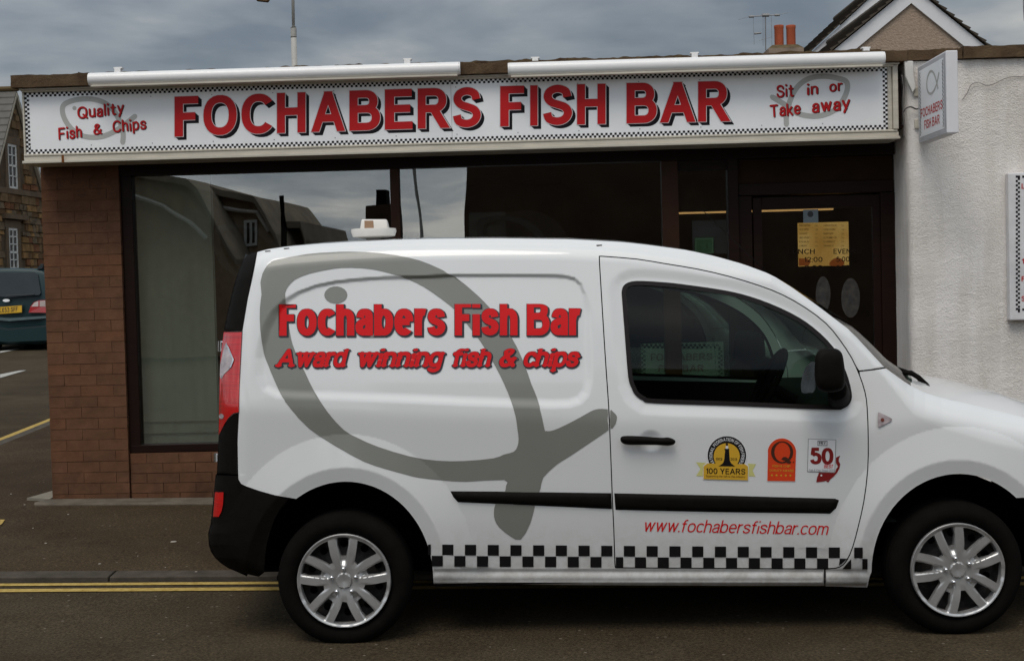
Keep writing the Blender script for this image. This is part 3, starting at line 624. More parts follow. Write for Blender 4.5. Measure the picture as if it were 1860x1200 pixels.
stk('gold_box', [z8((220, 445), (262, 412), (655, 420), (690, 445), (688, 592), (220, 578))], YEL, O3 - .0006, s1)
def zt(s, x0, x1, yb, yt, m, off, par, **k): return surf('lettering', to_quad(text_faces(s, **k), z8((x0, yb), (x1, yb + (x1 - x0) * .02), (x1, yt + (x1 - x0) * .02), (x0, yt))), m, par, lat=None, off=off)
zt('100 YEARS', 248, 662, 522, 462, BLACKV, O4 - .0005, s1, w=.17); zt('1913', 348, 418, 380, 353, BLACKV, O4, s1, w=.14); zt('2013', 505, 575, 382, 355, BLACKV, O4, s1, w=.14)
zt('Supporting the fish & chip industry', 245, 660, 556, 536, BRN, O4 - .0005, s1, w=.12)
s2 = stk('award_sticker', [z8((890, 605), (893, 310), *[(1048 + 160 * math.cos(rad(a)), 305 + 165 * math.sin(rad(a))) for a in range(190, 351, 8)], (1203, 310), (1190, 608))], WHT, O1, door)
stk('orange_field', [z8((894, 598), (900, 310), *[(1048 + 152 * math.cos(rad(a)), 305 + 156 * math.sin(rad(a))) for a in range(190, 351, 8)], (1197, 312), (1187, 602))], ORG, O2, s2)
stk('letter_ring', [zc(1050, 296, 117)], BRN, O3, s2, holes=[z8(*[(1052 + 84 * math.cos(a / 8 * math.pi), 294 + 104 * math.sin(a / 8 * math.pi)) for a in range(16)])])
stk('letter_tail', [z8((1040, 372), (1062, 346), (1090, 344), (1116, 362), (1128, 384), (1150, 398), (1132, 416), (1106, 412), (1084, 386)), zc(1170, 400, 7, 8)], BRN, O3 - .0005, s2)
zt('FISH & CHIP', 950, 1138, 452, 428, YEL, O3, s2, w=.14); zt('QUALITY AWARD', 915, 1172, 498, 474, YEL, O3, s2, w=.14)
for k in range(5): stk('star', [z8(*[(942 + 49 * k + (15 if j % 2 == 0 else 6.5) * math.sin(j * math.pi / 5), 538 + k - (15 if j % 2 == 0 else 6.5) * math.cos(j * math.pi / 5)) for j in range(10)])], YEL, O3, s2)
s3 = stk('award_sticker', [z8((1325, 154), (1620, 163), (1608, 512), (1316, 502))], BLACKV, O1, door)
stk('white_card', [z8((1329, 158), (1616, 167), (1604, 508), (1320, 498))], WHT, O2, s3)
stk('red_fish', [z8((1440, 510), (1608, 514), (1622, 470), (1640, 446), (1620, 410), (1618, 352), (1664, 330), (1650, 362), (1648, 392), (1664, 420), (1656, 462), (1632, 510), (1590, 556), (1560, 580), (1490, 604), (1410, 612), (1420, 560)), z8((1515, 598), (1560, 582), (1535, 616))], MAR, O1 * 1.3, s3)
stk('fish_eye', [zc(1464, 540, 10, 10)], WHT, O3, s3)
zt('50', 1345, 1592, 422, 245, MAR, O3, s3, w=.24, gap=.0, xs=.9)
zt('BEST', 1492, 1590, 462, 424, RED, O4, s3, w=.16, slant=.2); zt('FRY', 1440, 1512, 214, 184, BLACKV, O4, s3, w=.18)
stk('box_line', ribbon(z8((1427, 176), (1525, 179), (1524, 226), (1426, 222)), .8, True), BLACKV, O3, s3)
zt('Fish & Chip Shops 2013', 1334, 1600, 496, 472, mat('grey_print', (.2, .2, .22)), O4, s3, w=.11)
# door mirror
def mirror_housing(sgn):
    y0 = -.20
    ring = np.array(smooth_poly([(1480, 660), (1482, 644), (1490, 634), (1503, 632), (1519, 633), (1529, 641), (1533, 658), (1535, 680), (1533, 703), (1520, 711), (1500, 712), (1486, 706), (1480, 690)], True, 3)); c = ring.mean(0); vs = []; prof = [(.02, -.030), (.35, -.029), (.62, -.026), (.80, -.020), (.92, -.009), (.98, .006), (1.0, .04), (1.0, .12), (.92, .15), (.5, .165)]
    for s, dy in prof: p = c + (ring - c) * s; vs += list(PY(p[:, 0], p[:, 1], y0 + dy))
    n = len(ring); fs = [(i * n + k, i * n + (k + 1) % n, (i + 1) * n + (k + 1) % n, (i + 1) * n + k) for i in range(len(prof) - 1) for k in range(n)] + [tuple(range(n)), tuple((len(prof) - 1) * n + k for k in range(n))]
    o = MB().add(vs, fs).obj('door_mirror', BLK, None, auto=60)
    foot = np.array([(1502, 700), (1536, 690), (1546, 715), (1545, 732), (1534, 743), (1515, 745), (1505, 738)]); b = MB(); A = PY(foot[:, 0], foot[:, 1], .03); Bq = c = foot.mean(0); q = foot * .8 + foot.mean(0) * .2 + [-4, -14]; Bv = PY(q[:, 0], q[:, 1], -.11); n = len(foot)
    b.add(list(A) + list(Bv), [tuple(range(n)), tuple(range(2 * n - 1, n - 1, -1))] + [(i, (i + 1) % n, n + (i + 1) % n, n + i) for i in range(n)]); f = b.obj('mirror_foot', BLK, None, bevel=.012, auto=50)
    gl = np.array(smooth_poly([(1480, 657), (1466, 664), (1459, 676), (1455, 697), (1457, 713), (1470, 713), (1481, 707)], True, 2)); yy = np.interp(gl[:, 0], [1455, 1481], [-.055, -.175]); g = mesh_obj('mirror_glass', PY(gl[:, 0], gl[:, 1], yy), [tuple(range(len(gl)))], mat('mirror_face', (.5, .55, .58), rough=.12, metal=.9, var=.3, scale=12), None)
    if sgn < 0:
        for q in (o, f, g): c2 = mirror_mesh(q); q.data = c2
    attach(o, van); attach(f, o); attach(g, o)
mirror_housing(1); mirror_housing(-1)
# wheels
TYRE = mat('black_tyre_rubber', (.0042, .0034, .0028), rough=.9, spec=.08, var=.25, scale=20)
SILV = mat('silver_hub_cap_paint', (.46, .455, .445), rough=.33, var=.10, scale=14, metal=.6, coat=.2, spec=.5); STEEL = mat('grimy_wheel_steel', (.030, .026, .023), rough=.6, var=.7, scale=45, metal=.2)
def hub_mesh():
    R = .2065; sec = []
    holes = []
    for k in range(5):
        a = 90 + 72 * k
        def pl(pts): return [(r * math.cos(rad(a + t)), r * math.sin(rad(a + t))) for r, t in pts]
        holes.append(pl([(.45, 30), (.47, 42)] + [(.60, 45.5), (.78, 49.5), (.925, 51.8)] + [(.93, t) for t in (46, 40, 36, 32, 26)] + [(.925, 20.2), (.78, 22.5), (.60, 26.5)]))
        holes.append(pl([(.53, -6.0), (.52, 0), (.53, 6.0), (.78, 8.8), (.93, 7.4), (.935, 0), (.93, -7.4), (.78, -8.8)]))
    outer = [(math.cos(rad(t)), math.sin(rad(t))) for t in range(0, 360, 4)]
    V, T = region([outer], [dense(h_, .03) for h_ in holes], .02); r = np.hypot(V[:, 0], V[:, 1]); th = (np.degrees(np.arctan2(V[:, 1], V[:, 0])) - 90) % 72; th = np.minimum(th, 72 - th)
    h = .006 + .016 * np.sin(np.clip(r, 0, 1) * math.pi * .62) ; h += .006 * ss((r - .94) / .05); h -= .019 * ss((10.5 - th) / 5) * ss((r - .30) / .15) * (1 - ss((r - .9) / .06)); 
    h += .010 * (1 - ss((r - .155) / .02)); h -= .004 * ss((th - 24) / 8) * ss((r - .3) / .2)
    P = [(x * R, y * R, z) for (x, y), z in zip(V, h)]; F = [tuple(t) for t in T]
    for lp in holes:
        lp = ccw(dense(lp, .03)); k = len(P); a = np.array(lp); rr = np.hypot(a[:, 0], a[:, 1]); n = len(lp)
        idx = [int(np.argmin(np.hypot(V[:, 0] - x, V[:, 1] - y))) for x, y in lp]
        P += [(a[i, 0] * R * .985, a[i, 1] * R * .985, h[idx[i]] - .028) for i in range(n)]; F += [(idx[i], k + i, k + (i + 1) % n, idx[(i + 1) % n]) for i in range(n)]
    return P, F
HUBP, HUBF = hub_mesh()
def wheel(u, v, spin, y, side, z_off=0.0):
    c = PY(np.array([u]), np.array([v]), .03)[0]; c = Vector((c[0], y, c[2] + z_off)); w = bpy.data.objects.new('wheel', None); COL.objects.link(w); attach(w, van)
    w.matrix_basis = full(van).inverted() @ Matrix.Translation(c)
    M = Matrix.Translation(c) @ Matrix.Rotation(rad(90) * side, 4, 'X')
    R = .300; prof = [(.205, -.02), (.212, .004), (.225, .018), (.25, .026), (.272, .020), (.288, .006), (.297, -.014), (.3, -.03), (.294, -.036), (.3, -.042), (.3, -.075), (.294, -.08), (.3, -.086), (.3, -.115), (.294, -.12), (.3, -.126), (.3, -.15), (.29, -.18), (.25, -.195), (.2, -.19)]
    MB().lathe(prof, 64, M).obj('tyre', TYRE, w, smooth=True)
    Mh = M @ Matrix.Translation((0, 0, .004)) @ Matrix.Rotation(rad(spin), 4, 'Z')
    rim = MB().lathe([(.205, -.16), (.203, -.02), (.198, -.03), (.19, -.06), (.15, -.07), (.10, -.045), (.06, -.04), (.0, -.04)], 48, M).obj('rim', STEEL, w, smooth=True)
    hb = mesh_obj('hub_cap', [tuple(Mh @ Vector(p)) for p in HUBP], HUBF, SILV, w, False); hb.data.polygons.foreach_set('use_smooth', [True] * len(hb.data.polygons)); hb.data.set_sharp_from_angle(angle=rad(48)); MB().lathe([(.201, .002), (.2035, .016), (.206, .019), (.2085, .016), (.209, .0)], 72, Mh).obj('rim_edge', SILV, hb, smooth=True)
    for k in range(5):
        a = rad(90 + 72 * k); MB().lathe([(.0085, .012), (.0088, .026), (.007, .0305), (.003, .033), (0, .0335)], 14, Mh @ Matrix.Translation((.27 * .2065 * math.cos(a), .27 * .2065 * math.sin(a), 0))).obj('wheel_nut', CHROME, w, smooth=True)
    for k in range(10):
        a = rad(20 + 36 * k); MB().lathe([(.017, -.0525), (.012, -.055), (0, -.056)], 12, M @ Matrix.Translation((.155 * math.cos(a), .155 * math.sin(a), -.004 + .0))).obj('vent_hole', DARK, rim, smooth=True)
wheel(625.7, 1052.5, 0, .03, 1); wheel(1737.5, 1033, 13, .03, 1); wheel(625.7, 1052.5, 40, VW - .03, -1, .03); wheel(1737.5, 1033, 50, VW - .03, -1, .03)
# wheel arch liners, underbody
for (cx, cy) in ARCH:
    for flip in (0, 1):
        ln = np.array([(cx + 176 * .893 * math.cos(rad(t)), cy - 176 * math.sin(rad(t)) * 1.0) for t in range(-4, 177, 6)]); A = PY(ln[:, 0], ln[:, 1], DV(ln[:, 0], ln[:, 1]) + .012); B = A.copy(); B[:, 1] = .42; Cc = A.mean(0); n = len(A)
        if flip: A[:, 1] = VW - A[:, 1]; B[:, 1] = VW - B[:, 1]
        b = MB(); b.add(list(A) + list(B), [(i, i + 1, n + i + 1, n + i) for i in range(n - 1)] + [tuple(range(n, 2 * n))]); b.obj('wheel_arch_liner', DARK, van, fix=False)
def X_(u, v=1050.0): return float(PY(np.array([u]), np.array([v]), .1)[0][0])
b = MB(); b.box(X_(790), X_(1570), .10, VW - .10, .235, .33); b.box(X_(440), X_(2040), .46, VW - .46, .25, .4); b.box(X_(400), X_(470), .22, VW - .22, .40, .5); b.obj('underbody', DARK, van)
# cab
FAB = mat('dark_seat_fabric', (.018, .018, .02), rough=.95, var=.2)
def cab_box(name, u0, u1, v0, v1, y0, y1, m, bev=.04):
    a = PY(np.array([u0, u1]), np.array([v1, v0]), .4); b = MB(); b.box(a[0][0], a[1][0], y0, y1, a[0][2], a[1][2]); return b.obj(name, m, van, bevel=bev, auto=50)
for y in (.28, 1.07): cab_box('seat_back', 1085, 1130, 640, 900, y, y + .48, FAB); cab_box('seat_cushion', 1120, 1290, 850, 905, y, y + .48, FAB); cab_box('head_rest', 1088, 1116, 585, 632, y + .12, y + .36, FAB, .03)
cab_box('bulkhead', 1050, 1058, 470, 960, .12, VW - .12, TRIM, .005); cab_box('dashboard', 1450, 1600, 715, 800, .16, VW - .16, TRIM, .05); cab_box('cab_floor', 1060, 1600, 930, 940, .12, VW - .12, TRIM, .005)
sc_ = PY(np.array([1392.0]), np.array([700.0]), .5)[0]; Ms = Matrix.Translation(Vector(sc_)) @ Matrix.Rotation(rad(-62), 4, 'Y')
b = MB(); ring = [tuple(Ms @ Vector((.185 * math.cos(a / 14 * math.pi), .185 * math.sin(a / 14 * math.pi), 0))) for a in range(29)]; b.tube(ring, .014, 8); b.tube([Ms @ Vector((-.18, 0, 0)), Ms @ Vector((.18, 0, 0))], .02, 8); b.tube([Ms @ Vector((0, 0, 0)), Ms @ Vector((0, 0, -.3))], .03, 8); b.obj('steering_wheel', BLK, van, smooth=True)
p = PY(np.array([1385.0, 1410.0]), np.array([660.0, 620.0]), 1.9)
# aerial, roof vent, wipers, cowl
p = PY(np.array([1401.0, 1268.0]), np.array([495.0, 374.0]), .9); b = MB(); b.tube([p[0] + [0, 0, -.02], p[1]], .0035, 6, .0015); b.obj('aerial', BLK, van)
RVW = mat('aged_white_plastic', (.66, .63, .58), rough=.45, var=.05, scale=12)
c = PY(np.array([679.0]), np.array([424.0]), .55)[0]; k = 2600 / 6.85; r = 41 / k
b = MB(); b.lathe([(0, .018), (.70 * r, .018), (.98 * r, .022), (r, .008), (.93 * r, -.014), (.62 * r, -.022), (.30 * r, -.026), (.27 * r, -.05), (.27 * r, -.085), (0, -.085)], 40, Matrix.Translation(Vector(c))); rv = b.obj('roof_vent', RVW, van, auto=40)
q = PY(np.array([653.0, 706.0, 702.0, 656.0]), np.array([421.0, 421.0, 398.0, 398.0]), .50); b = MB()
lo = [q[0], q[1], q[1] + [0, .12, 0], q[0] + [0, .12, 0]]; hi = [q[3] + [0, .012, 0], q[2] + [0, .012, 0], q[2] + [-.004, .1, 0], q[3] + [.004, .1, 0]]; b.hexa([*lo, *hi]); b.obj('vent_cap', RVW, rv, bevel=.006, auto=40)
q = PY(np.array([662.0, 679.0, 677.5, 661.5]), np.array([416.0, 416.0, 400.5, 400.5]), .4985); q2 = [p + [0, .010 * t, 0] for p, t in zip(q, (.1, .1, 1.0, 1.0))]; b = MB(); b.prism(q2, (0, .004, 0)); b.obj('vent_reflection', mat('brown_vent_reflection', (.26, .15, .08), rough=.6), rv)  # brown patch: see-through reflection on the vent cap, put in as colour
b = MB(); wp = PY(np.array([1641.0, 1655.0, 1668.0, 1684.0]), np.array([677.0, 677.0, 685.0, 700.0]), .35); b.tube(list(wp), .012, 8); wq = PY(np.array([1650.0, 1664.0, 1680.0, 1700.0, 1710.0]), np.array([684.0, 696.0, 700.0, 702.0, 706.0]), .5); b.tube(list(wq), .014, 8); b.tube([wp[1], wp[1] + [-.05, .45, .03], wp[1] + [-.07, .95, .03]], .008, 6); b.obj('wiper', BLK, van, smooth=True)
b = MB(); a = PY(np.array([1640.0]), np.array([701.0]), .3)[0]; b.box(a[0] - .02, a[0] + .13, .3, VW - .3, a[2] - .1, a[2] + .004); b.obj('scuttle_panel', BLK, van, bevel=.01)
for (u, v) in ((520, 450.5), (1088, 444.8), (486, 455.5)):
    surf('roof_clip', [[(u - 5, v), (u + 5, v - .6), (u + 6, v + 1), (u - 4, v + 2)]], BLK, van, lat=None, off=-.002)
# ================================================================== SETTING: ground
def fa(u, v, b=0.0):
    a, z = FA(np.array(float(u)), np.array(float(v)), b); return float(a), float(z)
def polyline_offset(pts, d):
    P = np.array(pts, float)[:, :2]; t = np.gradient(P, axis=0); t /= np.linalg.norm(t, axis=1, keepdims=True); return P + np.stack([-t[:, 1], t[:, 0]], -1) * d
k0 = G(np.array([0., 498.]), np.array([1057.5, 1054.]), 0.0); kd = (k0[1] - k0[0])[:2]; kd /= np.hypot(*kd)
s0 = G(np.array([0., 88.]), np.array([808., 772.]), .02); sd_ = (s0[1] - s0[0])[:2]; sd_ /= np.hypot(*sd_)
pr = k0[0][:2]; corner0 = pr - kd * .45; corner1 = s0[0][:2] - sd_ * 1.6
KL = [tuple(corner0 + kd * t) for t in np.arange(34, 0, -.9155)]
ctrl = np.array([corner0[0] - 1.75, corner0[1] + .35])
for t in np.linspace(0, 1, 9): KL.append(tuple((1 - t) ** 2 * corner0 + 2 * t * (1 - t) * np.array([corner1[0] + .15, corner0[1] + .1]) + t * t * corner1))
KL += [tuple(corner1 + sd_ * t) for t in np.arange(.9155, 40, .9155)]
KL = np.array(KL)                               # kerb face, from the far right round the corner and up the side street
def strip_on(name, d0, d1, h, m, i0=0, i1=None, kind='structure', jit=0):
    A = polyline_offset(KL, d0)[i0:i1]; B = polyline_offset(KL, d1)[i0:i1]; n = len(A); vs = []
    for P in (A, B): vs += [(x, y, float(zr(x, y)) + h) for x, y in P]
    o = mesh_obj(name, vs, [(i, i + 1, n + i + 1, n + i) for i in range(n - 1)], m); o['kind'] = kind
    if o.data.polygons[0].normal.z < 0: o.data.flip_normals()
    return o
test = polyline_offset(KL, .1)[5]; SGN = 1 if np.hypot(*(test - np.array([5, 10]))) > np.hypot(*(KL[5] - np.array([5, 10]))) else -1   # +: towards the road
ASPH = mat('worn_asphalt', (.045, .040, .034), rough=.88, var=.0, col2=(.070, .063, .055), scale=45, detail=8, bump=.006, bscale=160)
def asphalt(name, c1, c2, spk):
    m = mat(name, c1, rough=.9, col2=c2, var=.01, scale=2.2, detail=10, bump=.004, bscale=140); g = NT(m.node_tree); b = g.n['Principled BSDF']; old = b.inputs['Base Color'].links[0].from_socket
    pos = g.add('ShaderNodeNewGeometry').outputs['Position']
    grit = g.ramp(g.noise(pos, 75, 4, .75), [(.33, (.40, .40, .40)), (.5, (1, 1, 1)), (.70, (1.9, 1.86, 1.75))]); c = g.mix(1.0, old, grit, 'MULTIPLY')
    vo = g.add('ShaderNodeTexVoronoi', feature='F1'); g.l.new(pos, vo.inputs['Vector']); vo.inputs['Scale'].default_value = 16
    spots = g.math('LESS_THAN', vo.outputs['Distance'], .11); rnd = g.math('GREATER_THAN', vo.outputs['Color'], 1 - spk)
    c = g.mix(g.math('MULTIPLY', spots, rnd), c, (.17, .145, .115, 1)); st = g.ramp(g.noise(pos, .7, 4, .6, .6), [(.35, (.72, .71, .70)), (.6, (1, 1, 1))]); c = g.mix(1.0, c, st, 'MULTIPLY')
    g.put(b, 'Base Color', c); return m
ROADM = asphalt('road_asphalt', (.045, .0335, .0195), (.061, .047, .029), .34); PAVM = asphalt('pavement_asphalt', (.045, .0305, .0165), (.060, .043, .0255), .2)
ROADM.node_tree.nodes['Principled BSDF'].inputs['Roughness'].default_value = .92
xs = np.unique(np.concatenate([np.linspace(-400, -30, 8), np.linspace(-30, 30, 61), np.linspace(30, 400, 8)])); ys = np.unique(np.concatenate([np.linspace(-300, -20, 6), np.linspace(-20, 45, 66), np.linspace(45, 600, 8)]))
XX, YY = np.meshgrid(xs, ys); ZZ = zr(XX, YY); nx = len(xs)
road = mesh_obj('road', np.stack([XX, YY, ZZ], -1).reshape(-1, 3), [(j * nx + i, j * nx + i + 1, (j + 1) * nx + i + 1, (j + 1) * nx + i) for j in range(len(ys) - 1) for i in range(nx - 1)], ROADM); road['kind'] = 'structure'
def zp(X, Y): return zr(X, Y) + .03 + .016 * np.clip(np.asarray(Y) - 1.35, 0, 2.3)
inner = polyline_offset(KL, -SGN * .125); outline = [tuple(p) for p in inner[::2]] + [(inner[-1][0] + 60, 50), (60, 50), (60, inner[0][1])]
V, T = region([outline], (), .8); pv = mesh_obj('pavement', np.stack([V[:, 0], V[:, 1], zp(V[:, 0], V[:, 1])], -1), [tuple(t) for t in T], PAVM); pv['kind'] = 'structure'
if pv.data.polygons[0].normal.z < 0: pv.data.flip_normals()
KERB = mat('kerb_concrete', (.066, .056, .044), rough=.85, var=.3, scale=9, bump=.003, bscale=90)
KERB2 = mat('worn_kerb_concrete', (.078, .067, .053), rough=.85, var=.3, scale=9, bump=.003, bscale=90)
kerb = bpy.data.objects.new('kerb', None); COL.objects.link(kerb); kerb['kind'] = 'structure'
OUT = polyline_offset(KL, 0); INN = polyline_offset(KL, -SGN * .128)
for i in range(len(KL) - 1):
    if KL[i][0] > 7 or KL[i][1] > 22: continue
    a0, a1, b0, b1 = [np.array(p) for p in (OUT[i], OUT[i + 1], INN[i], INN[i + 1])]; e = (a1 - a0) * .004; hh = random.uniform(-.002, .002)
    ring = [a0 + e, a1 - e, b1 - e, b0 + e]; lo = [(p[0], p[1], float(zr(*p)) - .1) for p in ring]; hi = [(p[0], p[1], float(zp(*p)) + hh - (0.004 if k < 2 else -.001)) for k, p in enumerate(ring)]
    bb = MB().hexa(lo + hi); bb.obj('kerb_stone', KERB if random.random() < .5 else KERB2, kerb, bevel=.004, segs=1)
YELP = mat('worn_yellow_paint', (.40, .27, .062), rough=.8, var=.25, scale=30, bump=.002, bscale=200, col2=(.50, .36, .12)); WHP = mat('worn_white_road_paint', (.38, .37, .34), rough=.8, var=.3, scale=20)
def yl(v0, v1): return G(np.array([250.]), np.array([float(v0)]))[0][1], G(np.array([250.]), np.array([float(v1)]))[0][1]
kface = G(np.array([250.]), np.array([1055.6]))[0][1]
for va, vb in ((1058.8, 1063.2), (1068.6, 1074.2)):
    y0, y1 = yl(va, vb); o = strip_on('yellow_line', SGN * (kface - y0), SGN * (kface - y1), .005, YELP, 0, 47 if va > 1060 else 47)
strip_on('yellow_line', SGN * .03, SGN * .21, .009, YELP, 46)
g2 = G(np.array([0., 0.]), np.array([795., 801.])); strip_d = .0
for nm, pts in (('road_marking', [(0, 679.5), (36, 672.5), (48, 672), (0, 686)]), ('road_marking', [(0, 640.5), (0, 637.5), (43, 630), (43, 632.5)]), ('road_marking', [(66, 626.5), (84, 623.5), (84, 627), (66, 629.5)])):
    P = G(np.array([p[0] for p in pts], float), np.array([p[1] for p in pts], float), .006); o = mesh_obj(nm, P, [(0, 1, 2, 3)], WHP); o['kind'] = 'structure'
    if o.data.polygons[0].normal.z < 0: o.data.flip_normals()
SLAB = mat('footing_concrete', (.115, .098, .075), rough=.85, var=.3, scale=7, bump=.004, bscale=60)
def gz(u, v, h=0.0):
    p = G(np.array([float(u)]), np.array([float(v)]), .08 + h)[0]; return p
pts = [(fw(-3.29, 0.005, 0)), fw(-3.33, .14, 0), fw(-3.30, .215, 0), fw(-1.2, .235, 0), fw(1.9, .24, 0), fw(1.9, .005, 0)]
r_ = [np.array([p[0], p[1], float(zp(p[0], p[1])) - .05]) for p in pts]; sb = MB(); n = len(r_)
sb.add(r_ + [p + [0, 0, .062] for p in r_], [tuple(range(n)), tuple(range(2 * n - 1, n - 1, -1))] + [(i, (i + 1) % n, n + (i + 1) % n, n + i) for i in range(n)]); o = sb.obj('concrete_footing', SLAB, bevel=.006); o['kind'] = 'structure'
pts = [fw(-3.262, .02, 0), fw(-3.44, -.02, 0), fw(-3.33, -.5, 0), fw(-3.262, -.6, 0)]; r_ = [np.array([p[0], p[1], float(zp(p[0], p[1])) - .05]) for p in pts]
o = MB().hexa(r_ + [p + [0, 0, .066] for p in r_]).obj('concrete_patch', mat('pale_concrete', (.21, .19, .15), rough=.85, var=.2)); o['kind'] = 'structure'
P = G(np.array([0., 9., 4., 0.]), np.array([943., 943., 950., 953.]), .062); o = mesh_obj('paint_patch', P, [(0, 1, 2, 3)], YELP); o['kind'] = 'structure'
spots = MB()
for u, v, r in ((315, 979, 6), (181, 1016, 2.6), (83, 982, 2.4), (356, 1029, 2.4), (124, 934, 2.2), (45, 918, 2.2), (20, 899, 2.4), (60, 957, 1.6), (250, 1003, 1.3), (300, 1022, 1.2)):
    c = G(np.array([float(u)]), np.array([float(v)]), .06)[0]; R = r / 300; spots.lathe([(R, 0), (R * .8, .003), (0, .0035)], 9, Matrix.Translation(Vector((c[0], c[1], float(zp(c[0], c[1])) + .002))))
o = spots.obj('chewing_gum_spots', mat('pale_gum', (.30, .27, .23), rough=.8)); o['kind'] = 'stuff'; o['label'] = 'pale chewing gum spots trodden into the dark pavement'; o['category'] = 'litter'

# ================================================================== THE FISH SHOP
shop = thing('shop_building', 'single storey brown brick fish shop with dark timber shop front', 'building', tuple(fw(0, -3, .1)), -FTH)
def splash(m):                                  # rain splash and grime along the foot of the wall
    g = NT(m.node_tree); b = g.n['Principled BSDF']; old = b.inputs['Base Color'].links[0].from_socket; ps = g.add('ShaderNodeNewGeometry').outputs['Position']; sx = g.add('ShaderNodeSeparateXYZ'); g.l.new(ps, sx.inputs[0])
    k = g.math('SUBTRACT', 1.0, g.math('DIVIDE', g.math('SUBTRACT', sx.outputs[2], .12), .42), clamp=True); n = g.ramp(g.noise(ps, 5, 6, .65, .5), [(.35, (0, 0, 0)), (.65, (1, 1, 1))])
    c = g.mix(g.math('MULTIPLY', g.math('MULTIPLY', k, n), .6), old, (.022, .014, .009, 1)); big = g.ramp(g.noise(ps, 1.3, 4, .6), [(.35, (.86, .85, .86)), (.65, (1.06, 1.05, 1.03))]); g.put(b, 'Base Color', g.mix(1.0, c, big, 'MULTIPLY'))
MORT = mat('brown_mortar', (.125, .060, .034), rough=.95, var=.2, scale=20, bump=.002)
BR = [mat('brown_brick_%s' % n, c, rough=.88, var=.16, scale=14, bump=.0025, bscale=120) for n, c in (('plain', (.134, .065, .036)), ('dull', (.127, .062, .036)), ('warm', (.139, .065, .035)), ('dark', (.120, .059, .034)))]
[splash(m_) for m_ in BR]
def jcube(seed, j=.012):
    r = random.Random(seed); me = bpy.data.meshes.new('brick_block'); v = [(x + r.uniform(-j, j) * .4, y + (r.uniform(-j, j) if y < 0 else 0) * 2, z + r.uniform(-j, j)) for z in (-.5, .5) for x, y in ((-.5, -.5), (.5, -.5), (.5, .5), (-.5, .5))]
    me.from_pydata(v, [], [(3, 2, 1, 0), (4, 5, 6, 7), (0, 1, 5, 4), (1, 2, 6, 5), (2, 3, 7, 6), (3, 0, 4, 7)]); return me
def variants(mats, k=2, j=.012):
    out = []
    for i, m in enumerate(mats):
        for s in range(k): me = jcube(i * 17 + s, j); me.materials.append(m); out.append(me)
    return out
def piece(name, me, M, parent):
    o = bpy.data.objects.new(name, me); COL.objects.link(o); o.parent = parent; o.matrix_basis = full(parent).inverted() @ M; return o
FR = Matrix(((EX[0], -EB[0], 0, 0), (EX[1], -EB[1], 0, 0), (0, 0, 1, 0), (0, 0, 0, 1)))      # local x along the front, y inwards
def fmat(a, b, z, sx, sy, sz): p = fw(a, b, z); return Matrix.Translation(Vector(p)) @ FR @ Matrix.Diagonal((sx, sy, sz, 1))
BV = variants(BR, 2)
aL = -3.251; aP = fa(218.5, 400)[0]; aW = fa(239, 320, -.05)[0]; aE = fa(1202, 300, -.05)[0]; aR = 2.655; zB = .10; zS = fa(236, 824)[1]; zH = 2.545
def bricks(wall, a0, a1, z0, z1, b, ph=0, ln=.229):
    n = int(round((z1 - z0) / .0748)); h = (z1 - z0) / n
    for r in range(n):
        x = a0 - (ln * .5 if (r + ph) % 2 else 0)
        while x < a1 - .02:
            x0, x1 = max(x, a0), min(x + ln, a1); x += ln
            if x1 - x0 < .04: continue
            dp = random.uniform(0, .0018); piece('brick', random.choice(BV), fmat((x0 + x1) / 2, b - .045 + dp, z0 + h * (r + .5) + random.uniform(-.0006, .0006), x1 - x0 - .0028 - random.uniform(0, .0015), .09, h - .0030 - random.uniform(0, .001)), wall)
pil = MB().fbox(aL + .004, aP - .004, -.30, -.004, .02, zH).obj('brick_pillar', MORT, shop); bricks(pil, aL, aP, .112, zH - .005, 0)
lw = MB().fbox(aP + .002, aE + .02, -.26, -.030, .02, zS).obj('low_wall', MORT, shop); bricks(lw, aP + .004, aE, .112, zS - .002, -.022, 1)
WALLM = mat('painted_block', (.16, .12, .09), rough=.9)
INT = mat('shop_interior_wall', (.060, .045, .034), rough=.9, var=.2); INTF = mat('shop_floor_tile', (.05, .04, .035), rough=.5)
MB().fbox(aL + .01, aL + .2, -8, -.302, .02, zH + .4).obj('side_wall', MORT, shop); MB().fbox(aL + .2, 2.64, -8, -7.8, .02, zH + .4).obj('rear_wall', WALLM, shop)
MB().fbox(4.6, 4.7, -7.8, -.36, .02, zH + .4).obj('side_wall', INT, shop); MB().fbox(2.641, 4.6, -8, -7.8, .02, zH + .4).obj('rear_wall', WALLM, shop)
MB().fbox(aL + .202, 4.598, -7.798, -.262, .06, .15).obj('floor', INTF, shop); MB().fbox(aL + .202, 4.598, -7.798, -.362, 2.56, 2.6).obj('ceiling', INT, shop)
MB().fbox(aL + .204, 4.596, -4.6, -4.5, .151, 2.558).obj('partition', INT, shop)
MB().fbox(aL + .02, 2.63, -7.9, .2, 2.88, 2.97).obj('flat_roof', mat('roof_felt', (.05, .05, .05)), shop)
WOOD = mat('dark_brown_timber', (.0115, .0042, .0022), rough=.5, var=.25, scale=4, streak=(1, 1, 12), spec=.12); WOOD2 = mat('brown_timber_frame', (.034, .0125, .005), rough=.5, var=.2, scale=4, spec=.15)
MB().fbox(aP - .002, aR - .004, -.16, -.012, fa(400, 314.5, -.01)[1], zH - .001).obj('lintel_board', WOOD, shop)
MB().fbox(aL + .02, aR - .004, -.010, .262, zH + .003, zH + .02).obj('soffit', WOOD, shop)
MB().fbox(aL + .03, aR - .02, -.20, .26, zH + .024, 2.875).obj('beam', WOOD, shop)
SG = glass('shop_window_glass', (.84, .87, .85), .24, wav=.0013)
wf = shop
